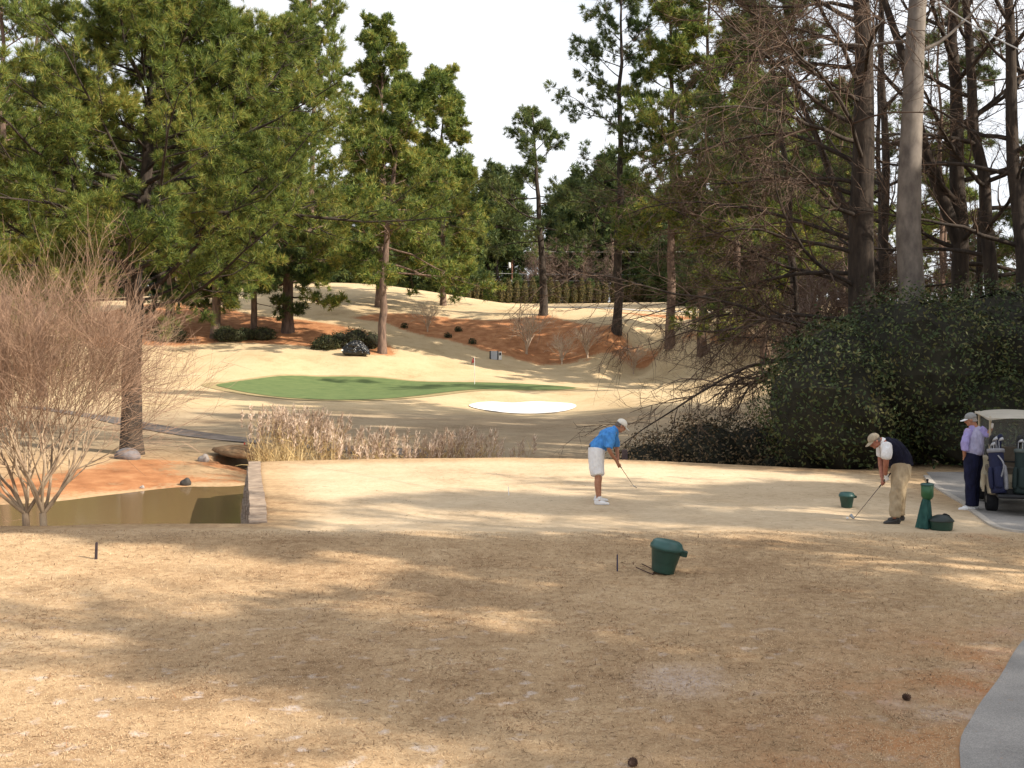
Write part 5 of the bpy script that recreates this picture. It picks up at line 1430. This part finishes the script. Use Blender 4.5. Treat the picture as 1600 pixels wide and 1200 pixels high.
golf_bag('navy and white golf bag at the left rear corner of the golf cart', 'club standing in the navy and white golf bag', cartA, -.44, (.016, .02, .06), (.26, .26, .28), 1)
golf_bag('dark green golf bag on the golf cart, right of the navy and white bag', 'club standing in the dark green golf bag', cartA, -.07, (.018, .032, .030), (.10, .12, .11), 2)
golf_bag('black golf bag on the golf cart, mostly beyond the right edge', 'club standing in the black golf bag', cartA, .30, (.02, .02, .024), (.12, .12, .13), 3)

# ------------------------------------------------------------------ tee furniture and small things
GREENP = pmat('dark_green_plastic', (0.016, 0.058, 0.042), (0.010, 0.040, 0.030), 5, 0.42, bmp=.1, spec=.5)
GREENLID = pmat('green_lid_plastic', (0.026, 0.09, 0.078), (0.017, 0.066, 0.057), 5, 0.40, spec=.5)
DARKLID = pmat('black_green_plastic', (0.018, 0.030, 0.026), (0.012, 0.018, 0.016), 5, 0.45, spec=.5)
IRON = pmat('rusty_wire', (0.09, 0.045, 0.035), (0.05, 0.028, 0.022), 15, .8)
WOODRED = pmat('red_painted_wood', (0.42, 0.05, 0.035), (0.30, 0.035, 0.025), 12, .8)
WOODDARK = pmat('dark_stained_wood', (0.055, 0.040, 0.045), (0.03, 0.022, 0.026), 12, .9, bmp=.3)
WHITEP = pmat('white_paint', (0.80, 0.79, 0.77), (0.70, 0.69, 0.67), 9, .6)

def bucket(label, loc, s, tilt, rotz, rods=False, tab=True):
    t = thing('divot_bucket', label, 'bucket', loc, 0, 'green buckets on the tee')
    t.rotation_euler = (tilt[0], tilt[1], rotz); t.scale = (s,) * 3
    one('bucket_body', GREENP, t, lathe([(.128, 0), (.140, .012), (.158, .13), (.161, .135), (.186, .275), (.196, .280), (.198, .305), (.185, .308)], 40), smooth=False)
    one('lid', GREENLID, t, lathe([(.204, .292), (.210, .298), (.208, .335), (.196, .345), (.180, .385), (.150, .402), (.06, .412), (.01, .414)], 40), smooth=True)
    if tab:
        one('pour_lip', GREENP, t, prism([(-.06, .25), (.06, .25), (.07, .315), (-.07, .315)], .17, .262, .012))
    return t
x, y, z = ground_hit(1035, 896)
bucket('large dark green divot bucket with lid, tilted on the near lawn', (x, y, z + .01), 1.06, (R(-3), R(10), 0), R(-12))
# the wire stand lying under it
sb = Buf()
for a, b_ in (((1003, 884.5), (1024, 893)), ((994, 890.5), (1020, 899))):
    p0 = np.array(ground_hit(*a)); p1 = np.array(ground_hit(*b_)); p0[2] += .03; p1[2] += .012
    v, q, tr = limb([p0, p1], [.0075, .0075], 8, per=1); sb.add(v, quads=q, tris=tr)
v, q, tr = limb([np.array(ground_hit(1024, 893)) + [0, 0, .012], np.array(ground_hit(1020, 899)) + [0, 0, .012]], [.0075, .0075], 8, per=1); sb.add(v, quads=q, tris=tr)
tag(sb.obj('wire_stand', IRON, smooth=True), 'rusty two pronged wire stand under the large tilted green bucket', 'stand')
x, y, z = ground_hit(1323, 793)
bucket('small upright green bucket between the two golfers', (x, y, z), .70, (0, 0, 0), R(10))
# squat bucket with a peaked dark lid
x, y, z = ground_hit(1471, 828)
t = thing('seed_box', 'squat dark green seed box with a peaked black lid beside the ball washer', 'bucket', (x, y, z))
one('box_body', GREENP, t, lathe([(.165, 0), (.175, .02), (.192, .14), (.198, .15)], 32, sy=.8), smooth=True)
one('lid', DARKLID, t, lathe([(.205, .145), (.203, .16), (.15, .215), (.08, .245), (.012, .252)], 32, sy=.8), smooth=True)
one('handle', BLACKP, t, limb([(.02, 0, .238), (.05, 0, .262), (.12, 0, .235), (.14, 0, .205)], [.012] * 4, 8), smooth=True)
# ball washer on a post, towel hung from it
x, y, z = ground_hit(1447, 826)
t = thing('ball_washer', 'dark green ball washer on a post beside the golfer in the black vest', 'ball washer', (x + .02, y, z))
t.scale = (1, 1, .94)
one('post', GREENP, t, lathe([(.032, -.05), (.032, .52)], 14), smooth=True)
one('washer_body', pmat('bright_green_enamel', (0.020, 0.105, 0.035), (0.012, 0.075, 0.028), 5, .35, spec=.5), t, lathe([(.045, .50), (.075, .525), (.098, .57), (.100, .76), (.094, .765)], 28), smooth=True)
one('lid', GREENLID, t, lathe([(.106, .758), (.108, .785), (.095, .795), (.02, .80)], 28), smooth=True)
one('knob', BLACKP, t, lathe([(.012, .80), (.012, .84), (.022, .845), (.022, .87), (.005, .875)], 14), smooth=True)
n_, m_ = 36, 12
hh = np.linspace(0, 1, m_)
tv = []
for i, h in enumerate(hh):
    rr = .055 + .075 * (1 - h) ** .8 if h < .93 else .05
    a = np.arange(n_) / n_ * 2 * math.pi
    r_ = rr * (1 + (.16 * np.sin(a * 7 + 1.5 * h) + .10 * np.sin(a * 4 + 2)) * (1 - .4 * h))
    tv.append(np.column_stack([r_ * np.cos(a) * .95 - .03 * (1 - h), r_ * np.sin(a) * .8, np.full(n_, .015 + .50 * h)]))
tv = np.array(tv); k = np.arange(n_ * m_).reshape(m_, n_)
tb = Buf(); tb.add(tv.reshape(-1, 3), quads=np.stack([k[:-1], np.roll(k[:-1], -1, 1), np.roll(k[1:], -1, 1), k[1:]], -1).reshape(-1, 4))
tw_ = tb.obj('towel', cloth('green_towel', (0.035, 0.10, 0.085), (0.02, 0.062, 0.055), 9), smooth=True, loc=(x, y - .01, z))
tag(tw_, 'green towel hanging in folds from the ball washer post', 'towel')

def stake(name, label, px, py, h, w, mat, lean=(0, 0), group=None, d=None, cat='stake', pointed=True):
    if d is None: x, y, z = ground_hit(px, py)
    else: x, y, z = at(px, d)
    v, q = box((0, 0, h / 2 - .03), (w, w, h + .06)); v[:, :2] += np.outer(v[:, 2] / h, lean)
    if pointed:
        up = v[:, 2] > h / 2
        v[up, :2] = v[up, :2] * .8
    bf = Buf(); bf.add(v, quads=q)
    # a bevelled cap so the top reads as sawn wood
    c = np.array([lean[0], lean[1], h]); v2, q2 = box(c + [0, 0, .004], (w * .55, w * .55, .012)); bf.add(v2, quads=q2)
    return tag(bf.obj(name, mat, loc=(x, y, z)), label, cat, group)
stake('tee_stake', 'dark thin stake in the lawn left of the large tilted bucket', 964.5, 893, .215, .02, pmat('blue_black_paint', (.035, .035, .075), None, 9, .7))
stake('tee_stake', 'dark thick stake in the lawn below the crape myrtle', 150, 874, .225, .034, WOODDARK, (.01, 0))
stake('tee_marker', 'thin white marker peg on the tee left of the golfer in blue', 795, 774, .17, .018, WHITEP, (-.01, 0), cat='tee marker')
stake('hazard_stake', 'red stake in the grass beside the end of the stone wall', 382, 706, .30, .05, WOODRED, d=38.2)
stake('hazard_stake', 'tall red stake on the ridge between the pine trunks', 308, 478, 1.7, .16, WOODRED, d=127)
stake('stump', 'short dark stump at the left foot of the ditch bush', 976, 716, .26, .14, WOODDARK, d=29.0, cat='stump', pointed=False)

# flag on the green
x, y, z = at(741.5, 87.0, .05)
t = thing('flagstick', 'golf flagstick with small dark red flag standing on the green', 'flag', (x, y, z))
one('pole', WHITEP, t, limb([(0, 0, -.1), (.01, 0, 1.0), (-.02, 0, 2.15)], [.018, .018, .015], 8), smooth=True)
fv = []
for i in range(7):
    u = i / 6
    for j in range(5):
        w = j / 4
        fv.append((-.02 - .30 * u + .08 * u * u, .03 * math.sin(u * 7 + w) * u, 2.13 - .42 * w * (1 - .45 * u) - .38 * u * u))
fv = np.array(fv); kk = np.arange(35).reshape(7, 5)
q1 = np.stack([kk[:-1, :-1], kk[:-1, 1:], kk[1:, 1:], kk[1:, :-1]], -1).reshape(-1, 4)
fb = Buf(); fb.add(np.concatenate([fv, fv + [0, .008, 0]]), quads=np.concatenate([q1, q1[:, ::-1] + 35]))
fb.obj('flag', pmat('dark_red_cloth', (.26, .035, .03), (.17, .025, .022), 5, .8), t, smooth=True)

# grey service cabinet on the slope
x, y, z = at(772, 104.2)
t = thing('service_cabinet', 'small grey service cabinet on the slope above the flag', 'cabinet', (x, y, z), R(8))
one('cabinet', pmat('grey_enamel', (.42, .45, .50), (.36, .38, .42), 4, .5), t, prism([(-.18, -.05), (.18, -.05), (.18, .74), (-.18, .78)], -.34, .30, .02))
one('side_frame', BLACKP, t, prism([(-.20, -.05), (.20, -.05), (.20, .80), (-.20, .80)], -.42, -.34, .01), prism([(-.20, -.05), (.20, -.05), (.20, .80), (-.20, .80)], .30, .38, .01))
one('meter_box', WHITEP, t, prism([(-.14, -.05), (.1, -.05), (.1, .70), (-.14, .72)], .42, .72, .02))
one('meter_dial', BLACKP, t, prism([(-.17, .36), (-.13, .36), (-.13, .62), (-.17, .62)], .48, .66, .01))

# black covered bundle under the leaning pine
x, y, z = at(557, 97.8)
t = thing('covered_machine', 'machine wrapped in black plastic beside the foot of the leaning pine', 'covered machine', (x, y, z))
cv = solid('plastic_cover', [limb([(-.95, 0, .45), (-.3, 0, .72), (.35, 0, .62), (.85, .05, .35)], [(.42, .42), (.55, .58), (.55, .52), (.4, .34)], 18, side=Y),
      limb([(.2, -.2, .3), (1.15, -.25, .12)], [(.45, .35), (.25, .12)], 14, side=Y), limb([(-.9, -.3, .25), (-.2, -.35, .3), (.4, -.35, .25)], [.28, .33, .26], 14),
      limb([(-.35, -.3, .95), (-.1, -.25, 1.12), (.2, -.1, 1.05)], [.12, .14, .1], 10)], pmat('black_plastic_sheet', (.012, .013, .015), (.007, .008, .009), 7, .25, spec=.5, bmp=.8, bdist=.06), t, .05, 1)
vv_ = np.zeros(len(cv.data.vertices) * 3); cv.data.vertices.foreach_get('co', vv_); vv_ = vv_.reshape(-1, 3)
w_ = vnoise(vv_[:, 0] + vv_[:, 2] * .7, vv_[:, 1] + vv_[:, 2], 51, .34) + .6 * vnoise(vv_[:, 0] - vv_[:, 2], vv_[:, 2] + vv_[:, 1] * .5, 52, .17)
vv_ += np.abs(w_)[:, None] * np.array([.12, -.30, .22]); cv.data.vertices.foreach_set('co', vv_.ravel()); cv.data.update()
one('white_tag', WHITEP, t, box((-1.22, -.42, .48), (.16, .03, .16)))

# plank screen on the straw bed
t = thing('plank_screen', 'low brown plank screen under the dark pine', 'screen', at(241, 107), R(4))
pk = Buf(); rr_ = random.Random(3)
for i in range(14):
    h = 1.15 + rr_.uniform(-.05, .05); v, q = box((-1.05 + i * .16, rr_.uniform(-.01, .01), h / 2 - .1), (.14, .03, h)); pk.add(v, quads=q)
pk.obj('planks', pmat('weathered_plank', (.20, .11, .07), (.12, .065, .045), 4, .9, stretch=(3, 3, .4)), t)
one('rail', WOODDARK, t, box((0, .05, .3), (2.25, .06, .09)), box((0, .05, .85), (2.25, .06, .09)))

# boulder at the foot of the huge pine
x, y, z = at(205, 35.3)
solid_b = solid('boulder', [ball((0, 0, .10), (.40, .30, .24)), ball((.15, -.05, .05), (.30, .25, .2)), ball((-.2, .05, .05), (.25, .22, .18))], pmat('grey_boulder', (.20, .18, .185), (.12, .11, .112), 4, .95, bmp=.5, bdist=.04), None, .04, 2, loc=(x, y - .35, z))
tag(solid_b, 'rounded grey boulder at the foot of the huge pine', 'rock')
# stones along the waterline
for i, (px, d, s, lab) in enumerate([(290, 31.2, .17, 'dark stone at the waterline, the larger of two'), (318, 35.4, .20, 'pale grey stone lying in the straw near the dark hollow'), (222, 30.4, .07, 'small pale stone at the waterline below the boulder')]):
    x, y, z = at(px, d)
    o = solid('stone', [ball((0, 0, .3), (1, .8, .7)), ball((.3, -.2, .5), (.6, .6, .8))], pmat('wet_stone' if i == 0 else 'dry_stone', (.06, .055, .05) if i == 0 else (.33, .30, .28), None, 5, .8, bmp=.4), None, .12, 2, loc=(x, y, z))
    o.scale = (s,) * 3
    tag(o, lab, 'stone', 'stones on the pond bank')

# pine cones on the lawn
def cone_mesh():
    bf = Buf(); rr2 = random.Random(8)
    v, q, tr = lathe([(.008, 0), (.028, .02), (.032, .045), (.022, .08), (.006, .1)], 12); bf.add(v, quads=q, tris=tr)
    for k in range(60):
        z = .008 + .085 * k / 60; a = k * 2.399; r0 = .034 * math.sin(math.pi * min(1, (z + .012) / .115)) + .006
        d = np.array([math.cos(a), math.sin(a), .25]); s = np.array([-math.sin(a), math.cos(a), 0]) * .009
        b0 = d * r0 * .6 + [0, 0, z]; tp = d * (r0 + .012) + [0, 0, z]
        bf.add(np.array([b0 - s, b0 + s, tp + s * .8, tp - s * .8, tp + [0, 0, .005]]), quads=[(0, 1, 2, 3)], tris=[(3, 2, 4)])
    return bf
pc = cone_mesh().obj('pine_cone', pmat('cone_scales', (.13, .075, .05), (.06, .035, .026), 40, .9))
for i, (px, py, lab) in enumerate([(1410, 1092, 'dark pine cone on the lawn beside a sandy patch near the path'), (984, 1200, 'pine cone at the bottom edge of the view')]):
    o = pc if i == 0 else pc.copy()
    if i: COL.objects.link(o)
    x, y, z = ground_hit(px, py)
    o.scale = (.72,) * 3; o.location = (x, y, z + .02); o.rotation_euler = (R(84), 0, i * 1.9 + .6)
    tag(o, lab, 'pine cone', 'pine cones on the lawn')

# utility pole and lines beyond the arborvitae
x, y, z = at(800, 226)
t = thing('utility_pole', 'brown utility pole with a pale transformer beyond the arborvitae row', 'utility pole', (x, y, z))
top = 3 + (HY - 392) / F * 226 - z
one('pole', pmat('pole_wood', (.30, .15, .10), (.22, .11, .075), 3, .9), t, limb([(0, 0, -.3), (0, 0, top)], [.22, .16], 12, per=1), smooth=True)
one('cross_arm', WOODDARK, t, box((0, -.2, top - .25), (3.2, .14, .16)))
one('cross_arm', WOODDARK, t, box((.3, -.2, top - 1.6), (2.2, .12, .14)))
one('transformer', pmat('pale_transformer', (.66, .68, .70), (.55, .57, .6), 4, .5), t, lathe([(.26, top - 3.6), (.30, top - 3.5), (.30, top - 2.5), (.2, top - 2.4)], 18, c=(-.55, -.1, 0)), smooth=True)
for xx in (-1.4, -.5, .6, 1.4):
    one('insulator', WHITEP, t, lathe([(.09, top - .17), (.1, top - .05), (.05, top + .08)], 10, c=(xx, -.2, 0)), smooth=True)
one('pole_sleeve', WHITEP, t, lathe([(.24, top - 8.3), (.25, top - 6.3), (.235, top - 6.2)], 12), smooth=True)
for dz_, lab in ((-.1, 'topmost power line on the utility pole'), (-4.75, 'middle power line on the utility pole'), (-6.1, 'lowest cable on the utility pole')):
    pts = [(x + u, y - .2, z + top + dz_ + 1.1 * (u / 55) ** 2 - .016 * u) for u in np.linspace(-55, 60, 24)]
    bf = Buf(); v, q, tr = limb(pts, [.045] * 24, 6, per=1); bf.add(v, quads=q, tris=tr)
    tag(bf.obj('power_line', pmat('weathered_cable', (.5, .5, .5), None, 4, .6), smooth=True), lab, 'power line', 'power lines beyond the arborvitae')
a, b_ = P(1380, -64, 23.5), P(1700, 124, 17.5)
pts = [a + (b_ - a) * u - np.array([0, 0, .25 * math.sin(math.pi * max(0, min(1, u)))]) for u in np.linspace(-.8, 1.6, 24)]
bf = Buf(); v, q, tr = limb(pts, [.013] * 24, 6, per=1); bf.add(v, quads=q, tris=tr)
tag(bf.obj('overhead_cable', pmat('pale_cable', (.36, .34, .32), None, 4, .6), smooth=True), 'pale overhead cable crossing the top right corner in front of the trunks', 'cable')
# ------------------------------------------------------------------ light, sky, camera
SUN_AZ, SUN_EL = R(115), R(32)      # clockwise from straight ahead (+y): to the right and a little behind the camera
sun_dir = Vector((math.sin(SUN_AZ) * math.cos(SUN_EL), math.cos(SUN_AZ) * math.cos(SUN_EL), math.sin(SUN_EL)))
sl = bpy.data.lights.new('sun', 'SUN'); sl.energy = 4.1; sl.angle = R(0.5); sl.color = (1.0, 0.90, 0.76)
so = bpy.data.objects.new('sun', sl); COL.objects.link(so)
so.rotation_euler = sun_dir.to_track_quat('Z', 'Y').to_euler()
W = bpy.data.worlds.new('World'); SC.world = W; W.use_nodes = True
nt = W.node_tree
bg = nt.nodes['Background']
sky = nt.nodes.new('ShaderNodeTexSky'); sky.sky_type = 'NISHITA'; sky.sun_disc = False
sky.sun_elevation = SUN_EL; sky.sun_rotation = SUN_AZ
sky.dust_density = 3.0; sky.air_density = 1.0; sky.ozone_density = 1.0
# white veil added over the blue to brighten the sky
tc = N(nt, 'ShaderNodeTexCoord'); mp = N(nt, 'ShaderNodeMapping'); mp.inputs['Scale'].default_value = (1, 1, 2.5)
nt.links.new(tc.outputs['Generated'], mp.inputs['Vector'])
cl = N(nt, 'ShaderNodeTexNoise', Scale=1.6, Detail=4.0, Roughness=0.5); nt.links.new(mp.outputs[0], cl.inputs['Vector'])
f = math_n(nt, 'MULTIPLY_ADD', cl.outputs['Fac'], 1.9, -0.25, clamp=True)
nt.links.new(mixc(nt, f, sky.outputs[0], (5.7, 5.85, 6.1)), bg.inputs['Color']); bg.inputs['Strength'].default_value = 0.10
SC.view_settings.view_transform = 'Standard'; SC.view_settings.look = 'None'
SC.view_settings.exposure = 1.06; SC.view_settings.gamma = 1.0
cam = bpy.data.cameras.new('camera'); co = bpy.data.objects.new('camera', cam); COL.objects.link(co)
cam.sensor_width = 36; cam.lens = 36 * F / 1600; cam.clip_end = 2000; cam.clip_start = 0.1
cam.shift_y = -(600 - HY) / 1600
co.location = (0, 0, CH); co.rotation_euler = (R(90), 0, 0)
SC.camera = co
SC.render.resolution_x, SC.render.resolution_y = 1024, 768
SC.cycles.max_bounces = 6; SC.cycles.diffuse_bounces = 3; SC.cycles.glossy_bounces = 2; SC.cycles.transmission_bounces = 2
SC.cycles.use_denoising = True
